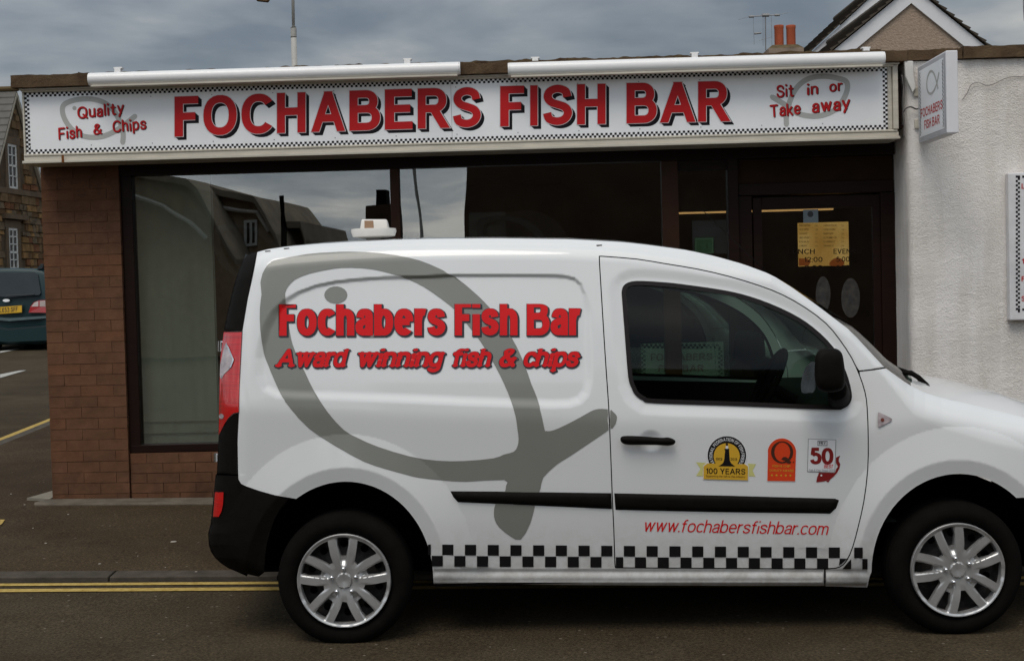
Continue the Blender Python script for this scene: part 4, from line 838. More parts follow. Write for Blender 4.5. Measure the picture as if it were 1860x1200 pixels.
def jamb(name, u0, u1, z0, z1, m, b0=-.13, b1=-.03, vv=340, par=None):
    a0 = fa(u0, vv, b1)[0]; a1 = fa(u1, vv, b1)[0]; return MB().fbox(a0, a1, b0, b1, z0, z1).obj(name, m, par or shop, bevel=.003)
zG0 = fa(251, 808, -.03)[1]; zG1 = fa(238, 319.5, -.03)[1]; zT = fa(1240, 296, -.03)[1]
zW = zH - .02
def pane(u0, u1, z0, z1, par, vv=340, b=-.075):
    a0 = fa(u0, vv, b)[0] - .006; a1 = fa(u1, vv, b)[0] + .006; return MB().fbox(a0, a1, b - .003, b + .003, z0, z1).obj('window_pane', SG, par)
win = MB().fbox(aP + .002, fa(1232, 330, -.03)[0], -.135, -.028, zS + .002, zG0).obj('shop_window', WOOD, shop, bevel=.004)
jamb('window_jamb', 219, 239, zG0 + .001, zG1, WOOD, par=win); MB().fbox(aP + .003, fa(1232, 330, -.03)[0], -.134, -.0285, zG1 + .001, zW).obj('window_head', WOOD, win, bevel=.003)
jamb('mullion', 708.5, 725, zG0 + .001, zG1 - .001, WOOD2, par=win); jamb('mullion', 1202, 1232, zG0 + .001, zG1 - .001, WOOD2, b0=-.14, b1=-.02, par=win)
pane(239, 708.5, zG0 - .004, zG1 + .004, win); pane(725, 1202, zG0 - .004, zG1 + .004, win)
# door screen
d_t = fa(1340, 334, -.05)[1]
scr = jamb('side_light', 1322, 1341, .12, zW, WOOD, b0=-.15, b1=-.02)
MB().fbox(fa(1232.5, 330, -.03)[0] + .001, fa(1321.5, 330, -.03)[0], -.13, -.035, .12, .32).obj('side_light_sill', WOOD, scr); MB().fbox(fa(1232.5, 330, -.03)[0] + .001, fa(1321.5, 330, -.03)[0], -.131, -.036, fa(1250, 310, -.03)[1], zW).obj('side_light_head', WOOD, scr); pane(1232.5, 1321.5, .32, fa(1250, 310, -.03)[1], scr)
dr = MB().fbox(fa(1341.5, 350, -.05)[0], aR - .003, -.16, -.05, fa(1480, 352, -.05)[1], d_t).obj('shop_door', WOOD, shop, bevel=.003)
MB().fbox(fa(1341.5, 350, -.05)[0], aR - .003, -.14, -.065, d_t + .001, zW).obj('transom_panel', mat('transom_board', (.020, .010, .004), rough=.7, var=.3, spec=.08), dr, bevel=.002)
for u0, u1 in ((1342, 1366), (1600, 1626)): jamb('door_jamb', u0, u1, .12, fa(1480, 353, -.05)[1], WOOD, b0=-.15, b1=-.055, vv=400, par=dr)
dz = fa(1480, 378, -.07)[1]
for u0, u1 in ((1368, 1384), (1585, 1599)): jamb('door_stile', u0, u1, .14, fa(1480, 356, -.06)[1], WOOD, b0=-.12, b1=-.075, vv=400, par=dr)
MB().fbox(fa(1384.5, 400, -.075)[0], fa(1584.5, 400, -.075)[0], -.12, -.076, dz, fa(1480, 356, -.06)[1]).obj('door_rail', WOOD, dr); MB().fbox(fa(1384.5, 400, -.075)[0], fa(1584.5, 400, -.075)[0], -.12, -.076, .14, .36).obj('door_rail', WOOD, dr)
pane(1384.5, 1584.5, .36, dz, dr, vv=400, b=-.095)
# cornice and coping
CREAM = mat('weathered_cream_trim', (.50, .46, .38), rough=.5, var=.12, scale=5, streak=(1, 1, 6)); STONE = mat('mossy_brown_coping', (.060, .036, .022), rough=.95, var=.01, col2=(.115, .078, .045), scale=9, detail=8, bump=.006, bscale=70)
zC0, zC1 = fa(60, 158, .38)[1], fa(100, 134.5, .38)[1]
zN0 = fa(44, 167.5, .33)[1]
b = MB(); b.fbox(aL + .005, 2.6, .02, .325, zN0, zC0 - .002); b.fbox(aL - .005, 2.61, .02, .345, zN0 + (zC0 - zN0) * .45, zC0 - .003); b.obj('cornice', CREAM, shop, bevel=.004)
def rough_block(name, a0, a1, b0, b1, z0, z1, m, parent, amp=.006, st=.03, seed=0):
    nx_, ny_, nz_ = max(2, int((a1 - a0) / st)), 4, 3; bm = bmesh.new(); bmesh.ops.create_cube(bm, size=1)
    es = lambda ax: [e for e in bm.edges if abs((e.verts[0].co - e.verts[1].co)[ax]) > .4]
    bmesh.ops.subdivide_edges(bm, edges=es(0), cuts=nx_, use_grid_fill=True); bmesh.ops.subdivide_edges(bm, edges=es(1), cuts=ny_, use_grid_fill=True); bmesh.ops.subdivide_edges(bm, edges=es(2), cuts=nz_, use_grid_fill=True)
    for v in bm.verts:
        a = a0 + (v.co.x + .5) * (a1 - a0); bb = b0 + (v.co.y + .5) * (b1 - b0); z = z0 + (v.co.z + .5) * (z1 - z0); q = Vector((a * 9 + seed, bb * 9, z * 9)); f = amp * (mnoise.noise(q) + .7 * mnoise.noise(q * 3.1))
        v.co = Vector(fw(a + (f if abs(v.co.x) > .49 else 0), bb + (f if v.co.y > .4 else 0), z + (f * 1.3 if v.co.z > .4 else f * .4 if v.co.z < -.4 else 0)))
    bmesh.ops.recalc_face_normals(bm, faces=bm.faces); me = bpy.data.meshes.new(name); bm.to_mesh(me); bm.free(); me.materials.append(m); me.polygons.foreach_set('use_smooth', [True] * len(me.polygons)); me.set_sharp_from_angle(angle=rad(40))
    o = bpy.data.objects.new(name, me); COL.objects.link(o); attach(o, parent); return o
cuts = [aL - .045, fa(161, 145, .38)[0], -1.9, -1.0, fa(833, 120, .38)[0] - .05, fa(926, 120, .38)[0] + .03, .85, 1.75, 2.655]
for i in range(len(cuts) - 1): rough_block('coping_stone', cuts[i] + .003, cuts[i + 1] - .003, -.05, .38, zC0, zC1 + (.0 if i in (0,) else -.012), STONE, shop, seed=i * 5)
rough_block('mortar_ridge', cuts[1] - .1, 2.5, .05, .30, zC1 - .02, zC1 + .012, mat('mossy_mortar', (.075, .042, .026), rough=.95, col2=(.13, .095, .05), var=.1, scale=16, bump=.008, bscale=90), shop, amp=.008, st=.016, seed=90)

# ------------------------------------------------------------------ fascia sign
sgn = thing('fascia_sign', 'long white shop sign with big red letters and black chequered border', 'sign', tuple(fw(0, .2, 2.54)), -FTH)
SW = mat('white_sign_face', (.80, .80, .795), rough=.35, var=.04, scale=3, coat=.3, crough=.2); SB = .30
sTL, sTR, sBL, sBR = (44, 169), (1611, 121), (48, 280.3), (1613, 234.8)
A0, Z1 = fa(*sTL, SB); A1, _ = fa(*sTR, SB); Z0 = fa(*sBL, SB)[1]; am = fa(820, 200, SB)[0]
MB().fbox(A0, am - .001, .27, SB, Z0, Z1).obj('sign_panel', SW, sgn); MB().fbox(am + .001, A1, .27, SB, Z0, Z1).obj('sign_panel', SW, sgn)
zb1 = fa(48, 284, .31)[1]; zb2 = fa(48, 293, .33)[1]; zb3 = fa(48, 297.5, .33)[1]
b = MB(); b.fbox(A0 - .012, A1 + .06, .02, .318, zb1, Z0 - .001); b.fbox(A0 - .014, A1 + .068, .02, .312, zb2 + .002, zb1 - .0005); b.fbox(A0 - .018, A1 + .072, .02, .338, zb3, zb2 + .0015); b.obj('sign_trim', CREAM, sgn, bevel=.003)
MB().fbox(A0 - .012, A0 - .001, .02, .312, Z0, Z1 + .01).obj('sign_end', CREAM, sgn)
b = MB(); b.fbox(A1 + .001, A1 + .030, .02, .305, Z0, Z1 + .012); b.fbox(A1 + .031, A1 + .066, .02, .325, Z0, Z1 + .045); b.obj('sign_end', CREAM, sgn, bevel=.004)
MB().fbox(A0, A1 + .03, .02, .306, Z1 + .001, zN0 - .001).obj('sign_trim', CREAM, sgn)
def onface(name, faces, m, parent, b, off, holes=()):     # print on the shop front, given in picture points
    V, T = region(clean(faces), holes); P = FW(V[:, 0], V[:, 1], np.full(len(V), b + off)) if True else None
    return mesh_obj(name, P, [tuple(t[::-1]) for t in T], m, parent)
SRED = mat('sign_red_vinyl', (.46, .010, .012), rough=.45, var=.05, scale=2, spec=.2); SBLK = mat('sign_black_vinyl', (.006, .004, .006), rough=.5, var=0, spec=.15); SWH = mat('sign_white_line', (.66, .60, .60), rough=.4, var=0)
SGR = mat('sign_grey_vinyl', (.40, .40, .37), rough=.4, var=.04)
sq = []
def quadpt(s, t): return ((1 - s) * (1 - t) * sTL[0] + s * (1 - t) * sTR[0] + s * t * sBR[0] + (1 - s) * t * sBL[0], (1 - s) * (1 - t) * sTL[1] + s * (1 - t) * sTR[1] + s * t * sBR[1] + (1 - s) * t * sBL[1])
Wn = 378; Hn = 28
bv, bf = [], []
def addsq(i, j):
    q = [quadpt(x / Wn, y / Hn) for x, y in ((i, j), (i + 1, j), (i + 1, j + 1), (i, j + 1))]; P = FW(np.array([p[0] for p in q]), np.array([p[1] for p in q]), np.full(4, SB + .0012)); k = len(bv); bv.extend(P); bf.append((k + 3, k + 2, k + 1, k))
for i in range(Wn):
    for j in (0, 1, Hn - 2, Hn - 1):
        if (i + j) % 2 == 0: addsq(i, j)
for j in range(2, Hn - 2):
    for i in (0, 1, Wn - 2, Wn - 1):
        if (i + j) % 2 == 0: addsq(i, j)
o = mesh_obj('chequer_border', bv, bf, SBLK, sgn); o['kind'] = 'stuff'
rb = lambda u: 248.5 - (u - 317) * .0279 - 2.2 * math.sin((u - 317) / 1010 * math.pi)
rt_ = lambda u: 175.8 - (u - 317) * .0284 - 2.2 * math.sin((u - 317) / 1010 * math.pi)
BIG = [('F', 317, 360), ('O', 369.3, 430), ('C', 438.5, 494.5), ('H', 503, 555), ('A', 565, 627), ('B', 634.6, 690.5), ('E', 699, 749.3), ('R', 758.7, 817.5), ('S', 822.7, 873.5), ('F', 908.5, 951.8), ('I', 963, 976.5), ('S', 986.5, 1039.3), ('H', 1048, 1100), ('B', 1138, 1193), ('A', 1198.5, 1263.5), ('R', 1268, 1327)]
for ch, u0, u1 in BIG:
    hpx = rb(u0) - rt_(u0); w = .232; K = dict(w=w, xs=1.0 * .98)
    if ch == 'I': F0 = lambda g: [[(x * 1.0, y) for x, y in f] for f in text_faces('I', w, g)]
    q = [(u0, rb(u0)), (u1, rb(u1)), (u1, rt_(u1)), (u0, rt_(u0))]
    base = text_faces(ch, grow=0, **K); out = text_faces(ch, grow=.036, **K)
    lt = onface('letter', to_quad(base, q), SRED, sgn, SB, .0042)
    onface('letter_outline', to_quad(out, q), SWH, lt, SB, .0028); onface('letter_shadow', sum([to_quad(base, q, d, d * .95) for d in (1.5, 3.2, 4.8, 6.4)], []), SBLK, lt, SB, .0014)
def sign_words(s, x0, y0, x1, y1, h, m, par, b, off, **k):
    L_ = math.hypot(x1 - x0, y1 - y0); nx_, ny_ = (y1 - y0) / L_ * h, -(x1 - x0) / L_ * h; q = [(x0, y0), (x1, y1), (x1 + nx_, y1 + ny_), (x0 + nx_, y0 + ny_)]
    return onface('lettering', to_quad(text_faces(s, **k), q), m, par, b, off)
HK = dict(w=.17, rnd=True, gap=.11, slant=.06, wave=.03)
for s, a in (('Quality', (141, 216.5, 227, 206.5, 22)), ('Fish', (106.5, 254.3, 150, 249.8, 22)), ('&', (169.5, 245.5, 187, 243.5, 20)), ('Chips', (205, 241.6, 267, 234.8, 22)),
             ('Sit', (1411, 178.2, 1443, 175, 23)), ('in', (1465.5, 173.2, 1487.5, 171.4, 21)), ('or', (1506.5, 167.5, 1532, 165.2, 20)), ('Take', (1399, 214, 1456, 207.5, 23)), ('away', (1475, 205.8, 1546, 198.2, 24))):
    sign_words(s, *a, SRED, sgn, SB, .0042, **HK); sign_words(s, a[0] + 1.2, a[1] + 1.0, a[2] + 1.2, a[3] + 1.0, a[4], SBLK, sgn, SB, .0028, **HK)
def zz(*pts): return [(x / 3.75, 80 + y / 3.75) for x, y in pts]
f1 = smooth_poly(zz((836, 672), (838, 600), (812, 520), (770, 450), (710, 400), (620, 375), (520, 380), (440, 410), (425, 460), (450, 530), (500, 590), (570, 628), (660, 635), (740, 615), (820, 570), (920, 492)), False, 4)
ovl = [ribbon(f1, 8.5)[k] for k in range(len(f1) - 1)] if False else ribbon(f1, 9.2) + [disc2(f1[0], 4.1), disc2(f1[-1], 4.1)]
onface('fish_emblem', ovl, SGR, sgn, SB, .0014); onface('fish_eye', [disc2(zz((507, 437))[0], 3.8, 12)], SGR, sgn, SB, .0014)
def z6(*pts): return [(1340 + x / 3.529, y / 3.529) for x, y in pts]
f2 = smooth_poly(z6((312, 800), (315, 720), (350, 610), (400, 540), (470, 500), (560, 490), (650, 505), (700, 530), (695, 600), (640, 690), (560, 735), (470, 745), (380, 725), (300, 670), (220, 622)), False, 4)
onface('fish_emblem', ribbon(f2, 9.6) + [disc2(f2[0], 4.1), disc2(f2[-1], 4.1)], SGR, sgn, SB, .0014)
scw = MB()
for s in np.linspace(.005, .995, 15):
    for t in (.12, .88): p = quadpt(float(s), t); a_, z_ = fa(*p, SB); scw.lathe([(.004, .0), (.0035, .002), (0, .0025)], 8, Matrix.Translation(Vector(fw(a_, SB, z_))) @ Matrix.Rotation(rad(90), 4, 'X'))
scw.obj('screw', mat('grey_screw', (.25, .25, .25), rough=.4, metal=.5), sgn)['kind'] = 'stuff'
a_, z_ = fa(114, 287, .34); MB().fbox(a_ - .008, a_ + .008, .338, .342, z_ - .03, z_ + .02).obj('rust_stain', mat('rust', (.16, .06, .02), rough=.9, var=.4, scale=40), sgn)

# ------------------------------------------------------------------ awnings
AWM = mat('white_awning_metal', (.74, .73, .71), rough=.4, var=.02, coat=.2)
def awning(u0, v0, u1, v1, dia, label):
    bC = .44; a0, z0 = fa(u0, v0, bC); a1, z1 = fa(u1, v1, bC); zc_ = (z0 + z1) / 2; t = thing('awning', label, 'awning', tuple(fw((a0 + a1) / 2, bC - .05, zc_)), -FTH, 'rolled up awnings above the sign')
    r = dia / 2 / 273; prof = [(math.cos(rad(k)) * r, math.sin(rad(k)) * r * 1.0) for k in range(0, 360, 15)]
    ring0 = [fw(a0, bC - .03 + x, zc_ + z) for x, z in prof]; b = MB(); b.prism(ring0, EX * (a1 - a0)); b.obj('cassette', AWM, t, auto=40)
    for a in (a0, a1): b = MB(); s = -1 if a == a0 else 1; b.prism([fw(a + s * .001, bC - .03 + x * .97, zc_ + z * .97) for x, z in prof], EX * (.008 * s)); b.obj('end_cap', AWM, t, auto=40)
    for k in (.07, .5, .96) if u0 > 500 else (.07, .86): a = a0 + (a1 - a0) * k; b = MB(); b.fbox(a - .02, a + .02, .33, .38, zc_ + r * .9, zc_ + r + .03); b.fbox(a - .028, a + .028, .32, .37, zc_ + r + .031, zc_ + r + .04); b.obj('bracket', AWM, t)
    b = MB(); b.fbox(a0 + .01, a1 - .01, .385, bC + .005, zc_ - r - .009, zc_ - r + .003); b.obj('front_rail', CREAM, t)
awning(162, 145.2, 833, 121.5, 23.5, 'longer rolled white awning above the FOCHABERS half of the sign'.replace('FOCHABERS', 'wider')); awning(925, 123.7, 1605.5, 107, 24.5, 'rolled white awning above the fish bar end of the sign beside the white wall')

# ------------------------------------------------------------------ white roughcast building
hb = thing('rendered_building', 'white roughcast wall with brown coping beside the fish shop', 'building', tuple(fw(4.5, -3, .1)), -FTH)
HARL = mat('off_white_roughcast', (.76, .71, .65), rough=.95, var=.02, col2=(.87, .83, .79), scale=1.6, detail=9, bump=.010, bscale=110)
g_ = NT(HARL.node_tree); b_ = g_.n['Principled BSDF']; o_ = b_.inputs['Base Color'].links[0].from_socket; mp_ = g_.add('ShaderNodeMapping'); g_.l.new(g_.add('ShaderNodeNewGeometry').outputs['Position'], mp_.inputs[0]); mp_.inputs['Scale'].default_value = (9, 9, .8)
g_.put(b_, 'Base Color', g_.mix(1.0, o_, g_.ramp(g_.noise(mp_.outputs[0], 1.0, 6, .6, .4), [(.28, (.88, .865, .84)), (.55, (1, 1, 1))]), 'MULTIPLY'))
path = [(2.662, b_) for b_ in np.arange(-.34, .285, .014)] + [(2.662 + .045 * (1 - math.cos(t)), .288 + .045 * math.sin(t)) for t in np.linspace(.2, 1.57, 5)] + [(a, .333) for a in np.arange(2.72, 3.72, .0125)]
zsn = np.arange(.0, 2.985, .0125); vs = []
for z in zsn:
    for a, b_ in path:
        q = Vector((a * 34, b_ * 34, z * 40)); f = .0013 * mnoise.noise(q) + .0024 * max(-.3, mnoise.noise(q * 1.9 + Vector((9, 3, 1)))) + .010 * mnoise.noise(q * .09)
        if b_ < .28: vs.append(fw(a - f * .6 - .003, b_, z))
        else: vs.append(fw(a, b_ + f, z))
n = len(path); mesh_obj('wall', vs, [(i * n + j, i * n + j + 1, (i + 1) * n + j + 1, (i + 1) * n + j) for i in range(len(zsn) - 1) for j in range(n - 1)], HARL, hb, True)
MB().fbox(path[-1][0] - .01, 9, -.34, .331, .0, 2.985).obj('wall', HARL, hb); MB().fbox(2.68, path[-1][0] - .012, -.34, .31, .0, 2.96).obj('wall', HARL, hb); MB().fbox(4.71, 9, -7.8, -.341, .0, 2.985).obj('wall', HARL, hb); MB().fbox(2.65, 4.709, -7.8, -.341, 2.88, 2.985).obj('wall', HARL, hb)
zc2, zc3 = fa(1750, 106, .37)[1], fa(1750, 84, .37)[1]
for i, (a0, a1) in enumerate(((2.66, 3.02), (3.02, 3.9), (3.9, 4.8))): rough_block('coping_stone', a0 + .002, a1 - .002, -.1, .375 - .02 * (i == 0), zc2, zc3 - .012 * (i == 0), STONE, hb, amp=.004, seed=40 + i)
MB().fbox(4.8, 9, -.1, .375, zc2, zc3).obj('coping_stone', STONE, hb)
CAB = mat('grey_cable', (.13, .12, .11), rough=.6)
def cable(pts, label, r=.003, m=CAB, b=.345):
    pts = smooth_poly(pts, False, 4); P = FW(np.array([p[0] for p in pts]), np.array([p[1] for p in pts]), np.full(len(pts), b)); bb = MB(); bb.tube(list(P), r, 6); return tag(bb.obj('cable', m, smooth=True), label, 'cable')
cable(z6((1440, 640), (1470, 600), (1497, 545), (1540, 528), (1590, 548), (1640, 540), (1700, 510), (1760, 493), (1850, 495)), 'thin grey cable sagging across the white wall beside the hanging sign', .0022, b=.348)
cable(z6((1052, 480), (1062, 560), (1060, 700), (1068, 800), (1066, 880)), 'grey cable running down the joint between sign and white wall', .0045, b=.33)
cable(z6((1062, 720), (1080, 695), (1110, 686), (1145, 700), (1165, 692)), 'short dark cable looping from the joint to the hanging sign', .005, mat('dark_cable', (.04, .035, .035)), b=.37)
b = MB(); P = FW(np.array([1641., 1657, 1658, 1662, 1656, 1643.]), np.array([112., 112, 136, 160, 170, 140.]), np.full(6, .345)); b.prism(list(P)[::-1], EB * .03); tag(b.obj('cable_box', mat('white_cable_cover', (.6, .58, .54)), bevel=.006), 'small white cable cover between the shop sign and the hanging sign', 'cover')
# projecting sign
bN = 1.04; aS, zt_ = fa(1718, 92, bN); zb_ = fa(1721, 242, bN)[1]; bF = .365; aT = fa(1740.5, 150, bN)[0]
ps = thing('hanging_sign', 'white box sign with grey fish projecting from the white wall', 'sign', tuple(fw(aS + .04, .34, zb_)), -FTH)
MB().fbox(aS, aT, bF, bN, zb_, zt_).obj('sign_box', mat('white_sign_box', (.66, .65, .66), rough=.45, var=.04), ps, bevel=.006)
def onside(name, faces, m, off, holes=(), par=ps):
    V, T = region(clean(faces), holes); P = fw(np.full(len(V), aS - off), bF + V[:, 0] * (bN - bF), zb_ + V[:, 1] * (zt_ - zb_)); return mesh_obj(name, P, [tuple(t) for t in T], m, par)
R4 = lambda x0, y0, x1, y1: [(x0, y0), (x1, y0), (x1, y1), (x0, y1)]
PSW = mat('hanging_sign_face', (.80, .81, .82), rough=.4, var=.02)
fc = onside('sign_face', [R4(.03, .02, .97, .98)], mat('grey_sign_frame', (.42, .42, .43), rough=.5), .0012); onside('face_panel', [R4(.07, .07, .93, .93)], PSW, .0024, par=fc)
ck = []
for i in range(34):
    ck.append(R4(.085 + .0 + (i % 2) * .016, .09 + i * .024, .101 + (i % 2) * .016, .114 + i * .024)); ck.append(R4(.885 + (i % 2) * .016, .09 + i * .024, .901 + (i % 2) * .016, .114 + i * .024))
onside('chequer_border', ck, SBLK, .0036, par=fc)['kind'] = 'stuff'
fe = [(.36 + .2 * math.cos(rad(t)) + .14, .70 + .135 * math.sin(rad(t))) for t in range(-40, 250, 12)]
fe = smooth_poly([(.78, .78), (.70, .66), (.60, .59), (.50, .565), (.40, .60), (.35, .68), (.37, .78), (.46, .845), (.56, .83), (.64, .76), (.70, .66), (.74, .58)], False, 3); onside('fish_emblem', ribbon(fe, .03), SGR, .0036, par=fc)
def side_text(s, x0, x1, y0, y1, **k): return onside('lettering', to_quad(text_faces(s, **k), [(x0, y0), (x1, y0), (x1, y1), (x0, y1)]), SRED, .0036, par=fc)
side_text('FOCHABERS', .12, .88, .315, .43, w=.19); side_text('FISH BAR', .24, .78, .15, .265, w=.19)
for z in (zt_ - .16, zb_ + .13): MB().fbox(aS + .02, aT - .02, .335, bF, z - .015, z + .015).obj('bracket', mat('grimy_bracket', (.25, .22, .18), rough=.6, var=.3), ps); MB().fbox(aS - .02, aS + .03, .335, .352, z - .03, z + .03).obj('wall_plate', CREAM, ps, bevel=.004)
# notice board cut by the picture edge
nbx = thing('notice_board', 'white notice board with chequered border and red lettering on the white wall', 'notice board', tuple(fw(4.0, .34, 1.3)), -FTH)
aN, zN1 = fa(1831, 314, .40); zN0_ = fa(1832, 582, .40)[1]
MB().fbox(aN, aN + 1.0, .335, .40, zN0_, zN1).obj('board', mat('board_white', (.62, .61, .61), rough=.45), nbx, bevel=.008)
def onb(name, rects, m, off): return onface(name, rects, m, nbx, .40, off)
ck = []
for j in range(62): ck.append(((j % 2) * 3.9 + 1845, 318 + 4 * j + 1.0))
onb('chequer_border', [[(x, y), (x + 3.9, y - .1), (x + 3.9, y + 3.9), (x, y + 4)] for x, y in ck if y < 564] + [[(1849 + 7.8 * i, 319), (1852.9 + 7.8 * i, 319), (1852.9 + 7.8 * i, 323), (1849 + 7.8 * i, 323)] for i in range(9)] + [[(1849 + 7.8 * i, 560), (1852.9 + 7.8 * i, 560), (1852.9 + 7.8 * i, 564), (1849 + 7.8 * i, 564)] for i in range(9)], SBLK, .0014)['kind'] = 'stuff'
for s, y in (('L', 343), ('1', 479), ('F', 511), ('S', 547)): onb('lettering', to_quad(text_faces(s, w=.2), [(1855.5, y), (1861.5, y - .2), (1861.5, y - 9.5), (1855.5, y - 9.3)]), SRED, .0014)
# ================================================================== IN THE SHOP WINDOW
def flat(name, u0, v0, u1, v1, b, m, label, cat, th=.004, group=None, slope=-.02):
    a0, z1 = fa(u0, v0, b); a1, _ = fa(u1, v0, b); z0 = fa(u0, v1, b)[1]; o = MB().fbox(a0, a1, b - th, b, z0, z1).obj(name, m); 
    if label: tag(o, label, cat, group)
    return o
def glow(name, col, st, c2=None, sc=9): return mat(name, tuple(x * .5 for x in col), rough=.6, emis=(col, st), var=.1)
bl = thing('window_blind', 'pale green grey blind behind the glass beside the brick pillar', 'blind', tuple(fw(-2.3, -.14, .54)), -FTH)
a0, z1 = fa(239, 319, -.13); a1 = fa(384, 330, -.13)[0]; vs = []; cols = np.linspace(0, 1, 60)
for t in cols: vs += [fw(a0 - .01 + (a1 - a0) * t, -.135 + .004 * math.sin(t * 40) * math.sin(t * 9 + 1), z) for z in (.46, z1 + .02)]
BLM = mat('grey_green_blind', (.42, .44, .36), rough=.9, var=.18, scale=1.6, streak=(1, 1, .5)); attach(mesh_obj('fabric', vs, [(2 * i, 2 * i + 2, 2 * i + 3, 2 * i + 1) for i in range(59)], BLM, None, True), bl)
MB().fbox(a1 - .006, a1 + .003, -.142, -.130, .46, z1 + .02).obj('edge_strip', mat('blind_edge', (.25, .27, .23)), bl)
for v in (766, 787): MB().fbox(a0, a1 - .01, -.130, -.127, fa(300, v, -.13)[1] - .002, fa(300, v, -.13)[1] + .002).obj('seam', mat('blind_seam', (.17, .18, .15)), bl)
DK = mat('dim_grey_paper', (.10, .10, .095), rough=.8, var=.15, scale=6); PW = mat('poster_white', (.75, .78, .74), rough=.6, var=.05); DD = mat('dark_print', (.02, .018, .018), rough=.6)
FE = np.array(FO_ + [(1117, 749), (1120, 762), (1110, 778)] + FB); 
SMK = glass('smoked_film', (1, 1, 1), 0); g_ = NT(SMK.node_tree); mx_ = [n for n in g_.n if n.type == 'MIX_SHADER'][0]; df_ = g_.add('ShaderNodeBsdfDiffuse'); df_.inputs[0].default_value = (.10, .09, .08, 1); g_.l.new(df_.outputs[0], mx_.inputs[2]); [g_.l.remove(l) for l in list(mx_.inputs[0].links)]; mx_.inputs[0].default_value = .22
def fish_decal(cx, cy, k, label):
    t = thing('window_sticker', label, 'sticker', tuple(fw(fa(cx, cy)[0], -.09, fa(cx, cy)[1])), -FTH, 'faint fish stickers inside the shop glass')
    def mp(L_): return [((x - 790) * k + cx, (y - 700) * k + cy) for x, y in L_]
    V, T = region([disc2((cx, cy + 5), 300 * k, 40)]); mesh_obj('clear_disc', FW(V[:, 0], V[:, 1], np.full(len(V), -.092)), [tuple(q[::-1]) for q in T], SMK, t)
    V, T = region([mp(FE)], [mp(FI)]); mesh_obj('fish_outline', FW(V[:, 0], V[:, 1], np.full(len(V), -.0905)), [tuple(q[::-1]) for q in T], DD, t)
fish_decal(470, 470, .26, 'faint round fish sticker in the window above the van rear corner'); fish_decal(955, 460, .28, 'faint round fish sticker in the window behind the van roof')
flat('paper_notice', 851, 386.5, 918, 444, -.13, DK, 'dim grey notice taped in the window behind the van roof', 'notice'); o = flat('paper_notice', 857, 407, 911, 408, -.128, DD, None, None); o.name = 'fold_line'; attach(o, bpy.data.objects['paper_notice'])
# poster seen through the van
po = thing('window_poster', 'chequered fish bar poster in the shop window, seen through the van cab', 'poster', tuple(fw(1.3, -.2, 1.2)), -FTH)
a0, z1 = fa(1164, 624, -.17); a1 = fa(1314, 624, -.17)[0]; z0 = fa(1164, 706, -.17)[1]; MB().fbox(a0, a1, -.174, -.17, z0, z1).obj('sheet', PW, po)
onface('chequer_border', [[(x, y), (x + 4, y), (x + 4, y + 4), (x, y + 4)] for x, y in [(1165 + 8 * i + 4 * j, 624.5 + 4 * j) for i in range(18) for j in (0, 1)] + [(1164.5 + 4 * (i % 2), 632 + 4 * i) for i in range(16)] + [(1304.5 + 4 * (i % 2), 632 + 4 * i) for i in range(16)]], DD, po, -.17, .001)['kind'] = 'stuff'
PR = mat('poster_red', (.42, .10, .06), rough=.6)
onface('lettering', to_quad(text_faces('FOCHABERS', w=.18), [(1182, 655), (1294, 653.5), (1294, 641), (1182, 642)]), PR, po, -.17, .001); onface('lettering', to_quad(text_faces('FISH BAR', w=.18), [(1196, 675), (1279, 674), (1279, 662), (1196, 663)]), PR, po, -.17, .001)
# lit things inside
def inter(u, v, b): return fa(u, v, b)
WARM = mat('warm_lamp_glow', (.3, .2, .1), emis=((1.0, .55, .20), .75)); a0, z0 = inter(1233, 386.5, -2.2); a1, z1 = inter(1514, 379.5, -2.2)
zz_ = fa(1370, 383.5, -2.2)[1]; tag(MB().fbox(a0, a1, -2.24, -2.2, zz_ - .007, zz_ + .007).obj('strip_light', WARM, bevel=.003), 'long thin warm strip light glowing inside the dark shop', 'strip light')
mn = thing('menu_board', 'glowing yellow menu board seen through the shop door', 'menu board', tuple(fw(3.0, -2.3, 2.0)), -FTH)
a0, z1 = inter(1450, 405, -2.2); a1, _ = inter(1541, 405, -2.2); z0 = inter(1450, 484, -2.2)[1]
MENU = mat('menu_glow', (.3, .2, .08), emis=((.75, .40, .10), .62), var=.0); g = NT(MENU.node_tree); nb_ = g.noise(g.add('ShaderNodeNewGeometry').outputs['Position'], 4.5, 2, .5); g.put(g.n['Principled BSDF'], 'Emission Color', g.ramp(nb_, [(.25, (.52, .25, .05)), (.5, (.72, .40, .10)), (.75, (.90, .58, .20))]))
MB().fbox(a0, a1, -2.24, -2.2, z0, z1).obj('light_panel', MENU, mn)
MT = mat('menu_print', (.10, .04, .01), rough=.6); tx = []
for r in range(6):
    for c, (x0, x1) in enumerate(((1452, 1472), (1496, 1520))):
        y = 411 + r * 7.4; s = ['FISH SUPPER', 'HADDOCK', 'PIZZA SUPPER', 'CHICKEN', 'SAUSAGE', 'BURGER', 'SIDE ORDERS', 'CHIPS', 'PEAS', 'CURRY', 'ONIONS', 'DRINKS'][r * 2 + c]
        tx += to_quad(text_faces(s, w=.16), [(x0, y), (x1 - (r % 3) * 3, y - .2), (x1 - (r % 3) * 3, y - 3.2), (x0, y - 3)]) + to_quad(text_faces('2.50', w=.14), [(x1 + 8, y), (x1 + 13, y), (x1 + 13, y - 2.6), (x1 + 8, y - 2.6)])
onface('lettering', tx, MT, mn, -2.2, .002)
BUN = mat('burger_print', (.2, .06, .02), emis=((.40, .10, .02), .5))
